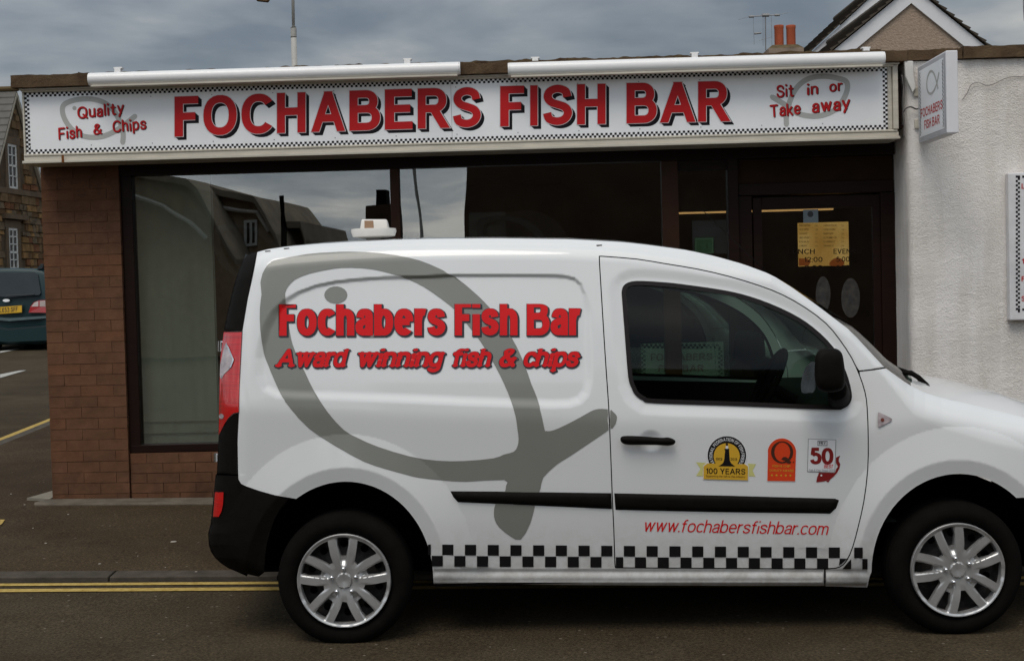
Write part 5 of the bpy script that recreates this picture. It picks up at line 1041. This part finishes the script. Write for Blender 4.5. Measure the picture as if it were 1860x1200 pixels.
onface('picture', [[(1451, 469), (1466, 470), (1473, 474), (1469, 482), (1451, 483)], smooth_poly([(1506, 480), (1510, 473), (1520, 468), (1530, 471), (1534, 478), (1528, 483), (1512, 483)], True, 2)], BUN, mn, -2.2, .003)
ot = thing('opening_hours', 'dark opening hours lettering on the shop door glass', 'lettering', tuple(fw(2.3, -.09, 2.0)), -FTH)
for s, x0, x1, y in (('LUNCH', 1431, 1480, 461.5), ('EVENING', 1514, 1566, 461), ('12:00', 1461, 1494, 476), ('5:00', 1519, 1543, 475.5), ('2:00', 1461, 1494, 491), ('9:00', 1519, 1543, 490.5)):
    onface('lettering', to_quad(text_faces(s, w=.17), [(x0, y), (x1, y - .4), (x1, y - 9.4), (x0, y - 9)]), mat('hours_print', (.012, .008, .006), rough=.7, spec=.05), ot, -.09, 0)
for cx, cy, rx, ry, lb in ((1495, 535, 13.5, 33, 'narrower pale oval sticker on the shop door glass above the van bonnet'), (1545, 541, 17, 36, 'wider pale oval sticker on the shop door glass beside the white wall')):
    t = thing('door_sticker', lb, 'sticker', tuple(fw(fa(cx, cy)[0], -.09, 1.6)), -FTH, 'pale oval stickers on the shop door')
    el = lambda k: [(cx + rx * k * math.cos(rad(q)), cy + ry * k * math.sin(rad(q))) for q in range(0, 360, 15)]
    onface('oval', [el(1)], mat('pale_oval', (.050, .045, .040), rough=.8, spec=.1, var=.4, scale=22), t, -.09, 0); onface('emblem', [r for r in ribbon(el(.82), 1.2, True)] + to_quad(text_faces('A', w=.3), [(cx - 6, cy + 12), (cx + 6, cy + 12), (cx + 6, cy - 6), (cx - 6, cy - 6)]), DD, t, -.09, .001)
flat('paper_label', 1459, 381, 1486, 405, -.088, mat('blue_grey_label', (.13, .16, .17), rough=.6), 'small blue grey label at the top of the shop door glass', 'label'); onface('dot', [disc2((1472, 389), 5.5, 14)], DD, bpy.data.objects['paper_label'], -.088, .001)
flat('window_notice', 1257, 401, 1321, 462, -.13, mat('lilac_grey_paper', (.12, .12, .13), rough=.7), 'pale grey paper behind the narrow side window of the shop', 'notice')
gs = flat('green_sticker', 1262, 432, 1296, 461, -.087, mat('green_card', (.10, .26, .12), rough=.6), 'small green hygiene sticker low in the narrow side window', 'sticker'); onface('rim', ribbon([(1264, 434), (1294, 433.4), (1294, 459), (1264, 459.6)], 1, True), mat('pale_green', (.25, .40, .27)), gs, -.087, .001)

# ================================================================== BACKGROUND, LEFT: stone house and parked car
RW = random.Random(3)
dW = np.array([.073, 1.0, 0]); dW /= np.linalg.norm(dW); nW = np.array([dW[1], -dW[0], 0]); p0 = PY(np.array([36.5]), np.array([500.]), 47.4)[0]; p0[2] = 0
def SW_(u, v, off=0.0):
    d = rays(np.array([float(u)]), np.array([float(v)]))[0]; t = (off - (CAMN - p0) @ nW) / (d @ nW); q = CAMN + d * t - p0; return float(q @ dW), float(q[2])
def hw(s, n_, z): return p0 + dW * s + nW * n_ + np.array([0, 0, z])
class HB(MB):
    def hbox(self, s0, s1, n0, n1, z0, z1): return self.hexa([hw(s0, n1, z0), hw(s1, n1, z0), hw(s1, n0, z0), hw(s0, n0, z0), hw(s0, n1, z1), hw(s1, n1, z1), hw(s1, n0, z1), hw(s0, n0, z1)])
zA = SW_(36.5, 176)[1]; sV, zV = SW_(0, 267); slope = (zA - zV) / (0 - sV); half = 4.3; zE = zA - half * slope
sh = thing('stone_house', 'old brown rubble stone house with slate roof and white sash windows', 'house', tuple(hw(0, -4, .4)), math.atan2(dW[1], dW[0]))
SMO = mat('dark_lime_mortar', (.105, .078, .050), rough=.95, var=.3, scale=3)
SMS = [mat('rubble_%s' % n, c, rough=.95, var=.3, scale=3, bump=.01, bscale=12) for n, c in (('buff', (.19, .125, .066)), ('brown', (.14, .085, .044)), ('red', (.17, .078, .040)), ('grey', (.14, .105, .068)), ('ochre', (.22, .13, .055)))]
b = HB(); ring = [hw(-half, 0, .2), hw(half, 0, .2), hw(half, 0, zE), hw(0, 0, zA), hw(-half, 0, zE)]; b.prism(ring, -nW * 9); core = b.obj('wall', SMO, sh)
SVAR = variants(SMS, 2, .07); DRS = mat('dressed_stone', (.135, .10, .068), rough=.9, var=.2, scale=2)
sA, sB = SW_(-8, 300)[0], SW_(92, 300)[0]
wins = [(SW_(10.5, 263)[0], SW_(27, 263)[0], SW_(18, 338.5)[1], SW_(18, 263)[1]), (SW_(12.5, 415)[0], SW_(29, 415)[0], SW_(20, 415)[1] - 1.75, SW_(20, 415)[1])]
def blocked(s0, s1, z0, z1):
    for a, c, lo, hi in wins:
        if s1 > a - .28 and s0 < c + .28 and z1 > lo - .12 and z0 < hi + .32: return True
    return False
z = 1.2
zc_ = SW_(37, 350)[1]
HMat = lambda s, n_, z, sx, sy, sz: Matrix.Translation(Vector(hw(s, n_, z))) @ Matrix(((dW[0], -nW[0], 0, 0), (dW[1], -nW[1], 0, 0), (0, 0, 1, 0), (0, 0, 0, 1))) @ Matrix.Diagonal((sx, sy, sz, 1))
while z < zA - .2:
    h = RW.uniform(.17, .34); s = sA + RW.uniform(-.3, 0)
    if z < zc_ < z + h: z = zc_ + .12; continue
    while s < sB:
        l = RW.uniform(.25, .7); lim = (zA - (z + h)) / slope - .05
        if not blocked(s, s + l, z, z + h) and abs(s) < lim and abs(s + l) < lim: piece('stone', SVAR[RW.randrange(len(SVAR))], HMat(s + l / 2, -.05 + RW.uniform(.0, .04), z + h / 2, l - .04, .18, h - .035), core)
        s += l
    z += h
HB().hbox(-half, half, -.02, .10, zc_ - .10, zc_ + .10).obj('string_course', DRS, sh)
WPT = mat('white_sash_paint', (.62, .62, .58), rough=.5); DGL = mat('dark_window_glass', (.02, .012, .012), rough=.1, var=.2)
for i, (a, c, lo, hi) in enumerate(wins):
    b = HB(); b.hbox(a - .22, a, -.02, .07, lo - .1, hi + .02); b.hbox(c, c + .22, -.02, .07, lo - .1, hi + .02); b.hbox(a - .3, c + .3, -.02, .075, hi + .021, hi + .3); b.hbox(a - .28, c + .28, -.02, .11, lo - .28, lo - .101); 
    if i == 1: b.hbox(a - .45, c + .65, -.02, .24, hi + .34, hi + .52)
    sr = b.obj('window_surround', DRS, sh); w = HB().hbox(a, c, .004, .02, lo - .1, hi + .02).obj('window', DGL, sh)
    bars = [(a, a + .09, lo - .1, hi), (c - .09, c, lo - .1, hi), (a, c, hi - .07, hi + .015), (a, c, lo - .1, lo), (a, c, (lo + hi) / 2 - .04, (lo + hi) / 2 + .04), ((a + c) / 2 - .025, (a + c) / 2 + .025, lo, hi)] + ([(a, c, lo + (hi - lo) * t - .02, lo + (hi - lo) * t + .02) for t in (.25, .75)] if i == 0 else [(a, c, lo + (hi - lo) * t - .02, lo + (hi - lo) * t + .02) for t in (.17, .34, .67, .83)])
    for x0, x1, z0_, z1_ in bars: HB().hbox(x0, x1, .021, .055, z0_, z1_).obj('glazing_bar', WPT, w)
SLT = [mat('slate_%s' % n, c, rough=.7, var=.2, scale=2.5) for n, c in (('grey', (.085, .078, .066)), ('mossy', (.105, .092, .066)))]
for sg in (-1, 1):
    ov = .35; tl_ = half + ov; nrow = 26; rows = MB()
    for r in range(nrow):
        t0, t1 = r / nrow * tl_, (r + 1.15) / nrow * tl_
        P = [hw(sg * t0, .14, zA + .16 - t0 * slope), hw(sg * t0, -9.2, zA + .16 - t0 * slope), hw(sg * t1, -9.2, zA + .22 - t1 * slope), hw(sg * t1, .14, zA + .22 - t1 * slope)]; rows.hexa([p - [0, 0, .05] for p in P] + P)
    rf = rows.obj('slate_roof', SLT[0], sh); rf['kind'] = 'stuff'
    b = MB(); b.hexa([hw(0, .15, zA - .06), hw(sg * tl_, .15, zA - .06 - tl_ * slope), hw(sg * tl_, .02, zA - .06 - tl_ * slope), hw(0, .02, zA - .06), hw(0, .15, zA + .10), hw(sg * tl_, .15, zA + .10 - tl_ * slope), hw(sg * tl_, .02, zA + .10 - tl_ * slope), hw(0, .02, zA + .10)]); b.obj('verge_board', mat('cream_verge_board', (.42, .38, .29), rough=.6), sh)
b = MB(); b.tube([hw(0, .2, zA + .22), hw(0, -9.3, zA + .22)], .1, 8); b.obj('ridge_tile', mat('ridge_brown', (.10, .07, .035), rough=.9), sh)
# parked people carrier, seen from behind
CY = 23.9; cU = 17.0
car = thing('parked_car', 'dark blue green people carrier seen from behind, parked in the side street', 'car', tuple(PY(np.array([cU]), np.array([630.]), CY + 2)[0]))
CP = mat('dark_teal_car_paint', (.006, .025, .028), rough=.45, var=.05, spec=.25, coat=.12, crough=.25); CPD = mat('dark_car_plastic', (.014, .018, .02), rough=.5); CGL = mat('car_rear_glass', (.016, .020, .020), rough=.08, var=.25, scale=2)
def cpt(u, v, d): return PY(np.array([float(u)]), np.array([float(v)]), CY + d)[0]
half_o = [(17, 486.2), (55, 487.2), (72, 489.5), (80, 494), (86, 508), (91, 530), (94, 556), (95, 585), (94, 612), (91, 622), (80, 626), (17, 627)]
def sym(L_): return L_ + [(2 * cU - u, v + 0.0) for u, v in L_[::-1] if u != cU]
R0 = np.array(sym(half_o)); cc = np.array([cU, 560.]); b = MB(); vs = []; prof = [(.90, .0, 0), (.965, .03, 0), (1.0, .14, 0), (1.0, .6, 0), (1.0, 2.6, 0), (.97, 2.9, 1), (.9, 4.2, 1)]
base = [cpt(u, v, 0) for u, v in R0]; c0 = cpt(*cc, 0)
for s, d, low in prof:
    for p, (u, v) in zip(base, R0):
        q = c0 + (p - c0) * s; z = q[2] if not (low and q[2] > 1.35 - .0) else min(q[2], 1.42 - .12 * (d - 2.9)); vs.append([q[0], q[1] + d + .16 * np.clip((548 - v) / 60, 0, 1), z])
n = len(R0); fs = [(i * n + k, i * n + (k + 1) % n, (i + 1) * n + (k + 1) % n, (i + 1) * n + k) for i in range(len(prof) - 1) for k in range(n)] + [tuple(range(n))[::-1], tuple(range((len(prof) - 1) * n, len(prof) * n))]
bd = MB().add(vs, fs).obj('body', CP, car, auto=35)
def cplate(name, pts, m, d, par=car, th=.02, holes=()):
    pts = ccw(pts); q = [cpt(u, v, d + .16 * float(np.clip((548 - v) / 60, 0, 1))) for u, v in pts]; bb = MB(); bb.prism(q, (0, th, 0)); return bb.obj(name, m, par)
cplate('rear_window', sym([(17, 495), (62, 494.5), (69, 498), (74, 532), (71, 535.5), (17, 540)]), CGL, -.012)
cplate('tailgate_ledge', sym([(17, 556), (42, 553), (42, 556.5), (17, 559.5)]), CPD, -.012)
lp_ = [(52, 567.5), (55, 557), (61, 549), (70, 545.6), (84, 544.6), (94, 547), (94, 568)]
for mm in (1, -1):
    f = lambda L_: [(u if mm > 0 else 2 * cU - u, v) for u, v in L_]
    l = cplate('tail_lamp', f(lp_), mat('car_red_lamp', (.35, .008, .012), rough=.2, coat=1), -.03, th=.08); cplate('reversing_lens', f([(57, 556.5), (62, 549.6), (69.5, 546.6), (69.5, 556.5)]), mat('car_clear_lens', (.55, .48, .45), rough=.2), -.034, par=l); cplate('indicator_lens', f([(72, 556.5), (72, 546.4), (83, 545.8), (92, 548), (92, 556.5)]), mat('car_pale_lens', (.40, .33, .30), rough=.2), -.034, par=l)
cplate('bumper_strip', sym([(17, 577.5), (93, 573), (94, 577), (17, 583)]), mat('teal_bumper', (.075, .11, .115), rough=.35, coat=.6), -.03, th=.05)
cplate('bumper', sym([(17, 599), (94, 592), (95, 612), (88, 618), (17, 621)]), CP, -.10, th=.16); cplate('bumper_gap', sym([(17, 596.5), (94, 590), (94, 592), (17, 599)]), CPD, -.04, th=.05)
np_ = cplate('number_plate', [(-5.5, 557.8), (39.5, 554.4), (39.5, 567.2), (-5.5, 570.4)], mat('yellow_number_plate', (.62, .36, .02), rough=.4), -.03)
V, T = region(clean(to_quad(text_faces('KX53 SFF', w=.15, xs=.85, gap=.16, word=.3), [(-3, 568), (32, 565.4), (32, 556.8), (-3, 559.4)]))); mesh_obj('registration', PY(V[:, 0], V[:, 1], CY - .034), [tuple(t[::-1]) for t in T], DD, np_)
cplate('badge', [(12 + 6.5 * math.cos(rad(q)) - .8, 545.6 + 2.6 * math.sin(rad(q))) for q in range(0, 360, 30)], mat('bright_badge', (.7, .7, .7), rough=.3), -.02)
cplate('wiper', [(11, 536), (40, 534.5), (62, 533.5), (62, 534.8), (40, 536.2), (11, 538)], CPD, -.035)
b = MB(); p = cpt(66, 488, .2); b.hexa([p + [0, 0, 0], p + [.12, 0, 0], p + [.12, .5, 0], p + [0, .5, 0], p + [.10, .0, .10], p + [.16, 0, .10], p + [.16, .5, .05], p + [.1, .5, .05]]); b.obj('roof_rail', CPD, car)
for u in (53, 78):
    pass
for uu in (54, -20):
    c = cpt(uu + 8, 622, .75); M = Matrix.Translation(Vector((c[0] + .02, c[1], c[2] + .14))) @ Matrix.Rotation(rad(90), 4, 'Y'); MB().lathe([(0, -.1), (.29, -.1), (.315, -.07), (.315, .07), (.29, .1), (0, .1)], 28, M).obj('tyre', TYRE, car, auto=40)
    c = cpt(uu + 8, 622, 3.4); M = Matrix.Translation(Vector((c[0] + .02, c[1], float(zr(c[0], c[1])) + .315))) @ Matrix.Rotation(rad(90), 4, 'Y'); MB().lathe([(0, -.1), (.29, -.1), (.315, -.07), (.315, .07), (.29, .1), (0, .1)], 28, M).obj('tyre', TYRE, car, auto=40)

# ================================================================== BACKGROUND, RIGHT AND SKYLINE
PINK = mat('pinkish_roughcast', (.30, .225, .165), rough=.95, var=.02, col2=(.40, .31, .235), scale=14, detail=8, bump=.03, bscale=25); BARGE = mat('white_bargeboard', (.66, .66, .66), rough=.5, var=.03); SLD = mat('dark_roof_slate', (.070, .058, .045), rough=.8, var=.25, scale=3)
def gable(apex, lo_l, lo_r, Y, depth, label, name='gable_house', bw=24, ovh=(14, 14)):
    def P(u, v, y): return PY(np.array([float(u)]), np.array([float(v)]), y)[0]
    au, av = apex; t = thing(name, label, 'house', tuple(P((lo_l[0] + lo_r[0]) / 2, 400, Y + depth / 2)))
    ext = lambda q, k: (au + (q[0] - au) * k, av + (q[1] - av) * k); L_ = ext(lo_l, 1.25); R_ = ext(lo_r, 1.25)
    Pl, Pr, Pa = P(*L_, Y), P(*R_, Y), P(au, av, Y); z0 = -.5
    b = MB(); b.prism([np.array([Pl[0] + .25, Y, z0]), np.array([Pr[0] - .25, Y, z0]), Pr + [-.25, 0, -.2], Pa + [0, 0, -.3], Pl + [.25, 0, -.2]], (0, depth, 0)); b.obj('wall', PINK, t)
    for Q, sg in ((Pl, -1), (Pr, 1)):
        d = (Q - Pa); ln = np.linalg.norm(d); d /= ln; nrm = np.array([-d[2], 0, d[0]]) * (1 if (-d[2] * sg) > 0 else -1); nrm = nrm if nrm[2] > 0 else -nrm
        wv = bw / 84.0
        b = MB(); b.prism([Pa - [0, 0, 0], Q, Q - nrm * wv, Pa - np.array([0, 0, wv / max(.3, abs(nrm[2]))])], (0, -.06, 0)); ob = b.obj('bargeboard', BARGE, t)
        rf = MB(); nr = int(ln / .22)
        for k in range(nr):
            a, c2 = Pa + d * (k * .22), Pa + d * ((k + 1.12) * .22); o1, o2 = nrm * .03, nrm * .09; j = RW.uniform(-.01, .01)
            ringp = [a + o1, c2 + o1, c2 + o2, a + o1 * 1.3]; rf.prism([p + [0, -.14 + j, 0] for p in ringp], (0, depth + .25, 0))
        rf.obj('slate_roof', SLD, t)['kind'] = 'stuff'
    rt2 = MB(); rt2.tube([Pa + [0, -.14, .1], Pa + [0, depth + .1, .1]], .09, 8); rt2.obj('ridge_tile', SLD, t)
    return t
gable((1654, -24), (1521, 86), (1786, 83), 25.0, 8, 'pinkish roughcast gable with broad white bargeboards behind the white wall')
gable((1625, -45), (1484, 86), (1766, 83), 33.0, 7, 'further gable house with white bargeboard half hidden behind the pinkish gable')
ch = thing('chimney', 'low chimney with two orange pots behind the parapet', 'chimney', tuple(PY(np.array([1427.]), np.array([90.]), 14.5)[0]))
p = PY(np.array([1396., 1460.]), np.array([88., 88.]), 14.2); b = MB(); b.box(p[0][0], p[1][0], 14.2, 14.9, -.2, p[0][2]); b.obj('stack', mat('chimney_harl', (.22, .17, .13), rough=.95, var=.3), ch)
p2 = PY(np.array([1404., 1450.]), np.array([81., 81.]), 14.3); b = MB(); zt2 = p2[0][2]; b.hexa([(p[0][0], 14.2, p[0][2]), (p[1][0], 14.2, p[0][2]), (p[1][0], 14.9, p[0][2]), (p[0][0], 14.9, p[0][2]), (p2[0][0], 14.35, zt2), (p2[1][0], 14.35, zt2), (p2[1][0], 14.75, zt2), (p2[0][0], 14.75, zt2)]); b.obj('haunching', mat('mossy_haunching', (.10, .075, .04), rough=.95, var=.4, scale=6), ch)
POT = mat('terracotta_pot', (.34, .085, .040), rough=.8, var=.2, scale=5, streak=(1, 1, .3))
for u in (1415.3, 1437): 
    q = PY(np.array([u, u]), np.array([82.5, 46.5]), 14.55); R_ = 8.2 / (2600 / 20.85); H_ = q[1][2] - q[0][2]; MB().lathe([(R_, -.1), (R_ * 1.0, H_ * .82), (R_ * 1.07, H_ * .86), (R_ * 1.07, H_ * .97), (R_ * 1.0, H_), (R_ * .8, H_), (R_ * .78, H_ * .7), (0, H_ * .7)], 24, Matrix.Translation(Vector(q[0]))).obj('chimney_pot', POT, ch, auto=35)
AL = mat('weathered_aluminium', (.20, .20, .20), rough=.5, metal=.4, var=.2)
def aerial(u, v_top, v_bot, Y, boom, els, label, extra=()):
    b = MB(); f = lambda a, c: PY(np.array([float(a)]), np.array([float(c)]), Y)[0]; px = Y + 6.3; t = thing('television_aerial', label, 'aerial', tuple(f(u, v_bot)))
    b.tube([f(u - .3, v_bot), f(u - .8, v_top)], .0035 * px / 8, 6); b.obj('mast', AL, t); b = MB(); b.tube([f(*boom[0]), f(*boom[1])], .003 * px / 8, 6); b.obj('boom', AL, t)
    for e in els: b = MB(); b.tube([f(e[0], e[1]), f(e[2], e[3])], .0011 * px / 8, 5); b.obj('element', AL, t)
    return t, f
t, f = aerial(1391, 26, 92, 14.4, ((1361, 30.6), (1415, 27.2)), [(1368, 30, 1370, 81), (1386, 29, 1386, 84), (1401, 30, 1402, 84), (1341, 36, 1363, 30), (1413, 27.5, 1432, 23.5), (1370, 62, 1384, 60.5), (1379, 74, 1403, 67)], 'spindly television aerial beside the orange chimney pots')
b = MB(); q0, q1 = f(1363, 30.6), f(1411, 27.8); b.tube([q0 - [.02, 0, 0], q0 + [.05, 0, 0]], .018, 8); b.tube([q1 - [.03, 0, 0], q1 + [.04, 0, 0]], .018, 8); q2 = f(1390.6, 28); b.tube([q2 - [.05, 0, 0], q2 + [.05, 0, 0]], .025, 8); q3 = f(1370, 61.6); b.tube([q3, q3 + [.1, 0, .01]], .014, 8); b.obj('clamp', AL, t)
t2 = thing('television_aerial', 'dark aerial element hanging into the top corner of the sky above the white wall', 'aerial', tuple(PY(np.array([1858.]), np.array([0.]), 16.)[0]))
q = PY(np.array([1858., 1859.5, 1861.]), np.array([-60., 10., 38.]), 16.); MB().tube(list(q), .012, 6).obj('element', AL, t2); q = PY(np.array([1830., 1930.]), np.array([-30., -36.]), 16.); MB().tube(list(q), .012, 6).obj('boom', AL, t2); q = PY(np.array([1900., 1903.]), np.array([-40., 120.]), 16.); MB().tube(list(q), .02, 6).obj('mast', AL, t2)
LG = mat('galvanised_lamp_post', (.36, .35, .32), rough=.6, var=.08)
lpst = thing('street_lamp', 'pale grey lamp post rising behind the shop roof', 'street lamp', tuple(PY(np.array([533.]), np.array([560.]), 36.)[0])); ff = lambda u, v, y=36.: PY(np.array([float(u)]), np.array([float(v)]), y)[0]
pb = ff(533.5, 115); b = MB(); b.tube([np.array([pb[0], 36, .2]), ff(533.5, 66.5)], .084, 16); b.obj('lower_post', LG, lpst, smooth=True); b = MB(); b.tube([ff(533.5, 68.5), ff(533.4, 67)], .088, 16); b.obj('joint_band', mat('lamp_joint', (.08, .07, .06)), lpst); b = MB(); b.tube([ff(533.4, 67), ff(533.3, 54.5), ff(533.2, 51.5), ff(533.0, 49.8)], .088, 16); b.obj('collar', LG, lpst, auto=50)
b = MB(); b.tube([ff(533.1, 52), ff(531.5, -30), ff(530, -60), ff(518, -78), ff(490, -80)], .045, 12); b.obj('upper_post', LG, lpst, smooth=True)
g3 = lambda u, v: PY(np.array([float(u)]), np.array([float(v)]), 36.)[0]
q = [g3(458, -8), g3(472, -14), g3(488, -12), g3(488, -2), g3(485, 2.6), g3(465, .4)]; b = MB(); b.prism(q, (0, .25, 0)); b.obj('lantern', mat('brown_lantern', (.17, .10, .045), rough=.6), lpst, bevel=.02)
b = MB(); b.tube([g3(491, -80), g3(468, -60), g3(464, -30), g3(470, -10)], .04, 8); b.obj('arm', LG, lpst)

# ================================================================== ACROSS THE STREET (shows in the shop glass and the van's paint)
YB = -17.0
def rp(u, v, y=YB): return REF(np.array([float(u)]), np.array([float(v)]), y)[0]
FAR = mat('shaded_brown_harl', (.30, .21, .13), rough=.95, var=.2); FARS = mat('brown_slate_roof', (.24, .20, .15), rough=.85, var=.25, scale=2); FARD = mat('dark_stone_front', (.075, .050, .032), rough=.95, var=.3, scale=1.5)
def across(label, pts, wallm, y=YB, depth=6, wins_=(), name='house'):
    t = thing(name, label, 'house', tuple(rp(pts[0][0], 480, y))); P = [rp(u, v, y) for u, v in pts]; lo = min(p[0] for p in P); hi_ = max(p[0] for p in P)
    P = [np.array([hi_, y, -.2])] + P + [] if False else P
    ring = sorted(P, key=lambda p: p[0]); ring = [np.array([ring[0][0], y, -.3])] + ring + [np.array([ring[-1][0], y, -.3])]
    b = MB(); b.prism(ring, (0, -depth, 0)); w = b.obj('wall', wallm, t)
    r_ = MB()
    top = ring[1:-1]
    for p, q in zip(top[:-1], top[1:]): r_.prism([p + [0, .25, .0], q + [0, .25, .0], q + [0, .25, .14], p + [0, .25, .14]], (0, -depth - .5, 0))
    r_.obj('roof', FARS, t)
    for (u0, v0, u1, v1) in wins_:
        a, c = rp(u0, v0, y), rp(u1, v1, y); b = MB(); b.box(min(a[0], c[0]), max(a[0], c[0]), y, y + .05, min(a[2], c[2]), max(a[2], c[2])); b.obj('window', DGL, t)
    return t
h1_ = across('brown house with long sloping roof across the street, seen only in the shop glass', [(150, 300), (238, 318), (325, 334), (345, 339), (362, 356), (430, 480)], FAR, wins_=())
h2_ = across('lower brown house with hipped roof across the street, reflected beside the telegraph pole', [(340, 350), (363, 345), (405, 358), (459, 367), (485, 401), (508, 437), (520, 470)], FAR, y=-18.5)
across('small flat topped shed reflected in the shop glass', [(494, 416), (547, 416), (556, 450)], FARD, y=-20, name='shed')
cb_ = across('big dark building opposite filling the reflection in the second shop window', [(846, 250), (1100, 235), (2300, 200)], FARD, y=-15.5, depth=9, name='building')
def front_details(t, y, gut, wns):
    b = MB(); b.tube([rp(u, v, y + .12) for u, v in gut], .05, 6); b.obj('gutter', mat('pale_gutter', (.55, .52, .46)), t)
    for u0, v0, u1, v1 in wns:
        a, c = rp(u0, v0, y), rp(u1, v1, y); x0, x1 = sorted((a[0], c[0])); z0, z1 = sorted((a[2], c[2])); b = MB(); b.box(x0, x1, y, y + .06, z0, z1); w = b.obj('window', DGL, t)
        for q in ((x0 - .06, x0, z0 - .06, z1 + .06), (x1, x1 + .06, z0 - .06, z1 + .06), (x0, x1, z0 - .06, z0), (x0, x1, z1, z1 + .06), ((x0 + x1) / 2 - .03, (x0 + x1) / 2 + .03, z0, z1)): b = MB(); b.box(q[0], q[1], y, y + .09, q[2], q[3]); b.obj('window_frame', WPT, w)
front_details(h1_, YB, [(238, 352), (300, 372), (345, 402), (372, 432)], ())
front_details(h2_, -18.5, [(384, 374), (430, 381), (462, 384), (490, 420)], ((398, 402, 416, 440), (444, 404, 462, 440)))
t = thing('telegraph_pole', 'leaning dark telegraph pole reflected in the shop glass', 'pole', tuple(rp(519, 480, -16))); b = MB(); b.tube([rp(521, 500, -16) - [0, 0, .1], rp(518.5, 414, -16), rp(511, 357, -16)], .06, 8); b.obj('post', DARK, t)
t = thing('street_lamp', 'slim hooked street lamp reflected beside the telegraph pole', 'street lamp', tuple(rp(490, 480, -21))); b = MB(); b.tube([rp(490, 500, -21), rp(489, 400, -21), rp(487, 380, -21), rp(493, 376, -21), rp(503, 377, -21)], .035, 8); b.obj('post', LG, t); b = MB(); b.tube([rp(492, 376, -21), rp(508, 378, -21)], .09, 8); b.obj('lantern', LG, t)
t = thing('street_lamp', 'thin grey lamp post reflected alone in the second shop window', 'street lamp', tuple(rp(764, 480, -13))); b = MB(); b.tube([rp(766, 520, -13), rp(763, 420, -13), rp(756, 350, -13), rp(751, 290, -13), rp(750, 240, -13)], .035, 8); b.obj('post', LG, t)
t = thing('chimney', 'dark chimney stack reflected beside the window mullion', 'chimney', tuple(rp(690, 480, -19))); a, c = rp(664, 396, -19), rp(716, 396, -19); b = MB(); b.box(min(a[0], c[0]), max(a[0], c[0]), -20, -19, -.3, rp(690, 373, -19)[2]); b.obj('base', FARD, t); a, c = rp(680, 371, -19), rp(699, 371, -19); b = MB(); b.box(min(a[0], c[0]), max(a[0], c[0]), -19.8, -19.2, rp(690, 373, -19)[2], rp(690, 341, -19)[2]); b.obj('stack', DARK, t)
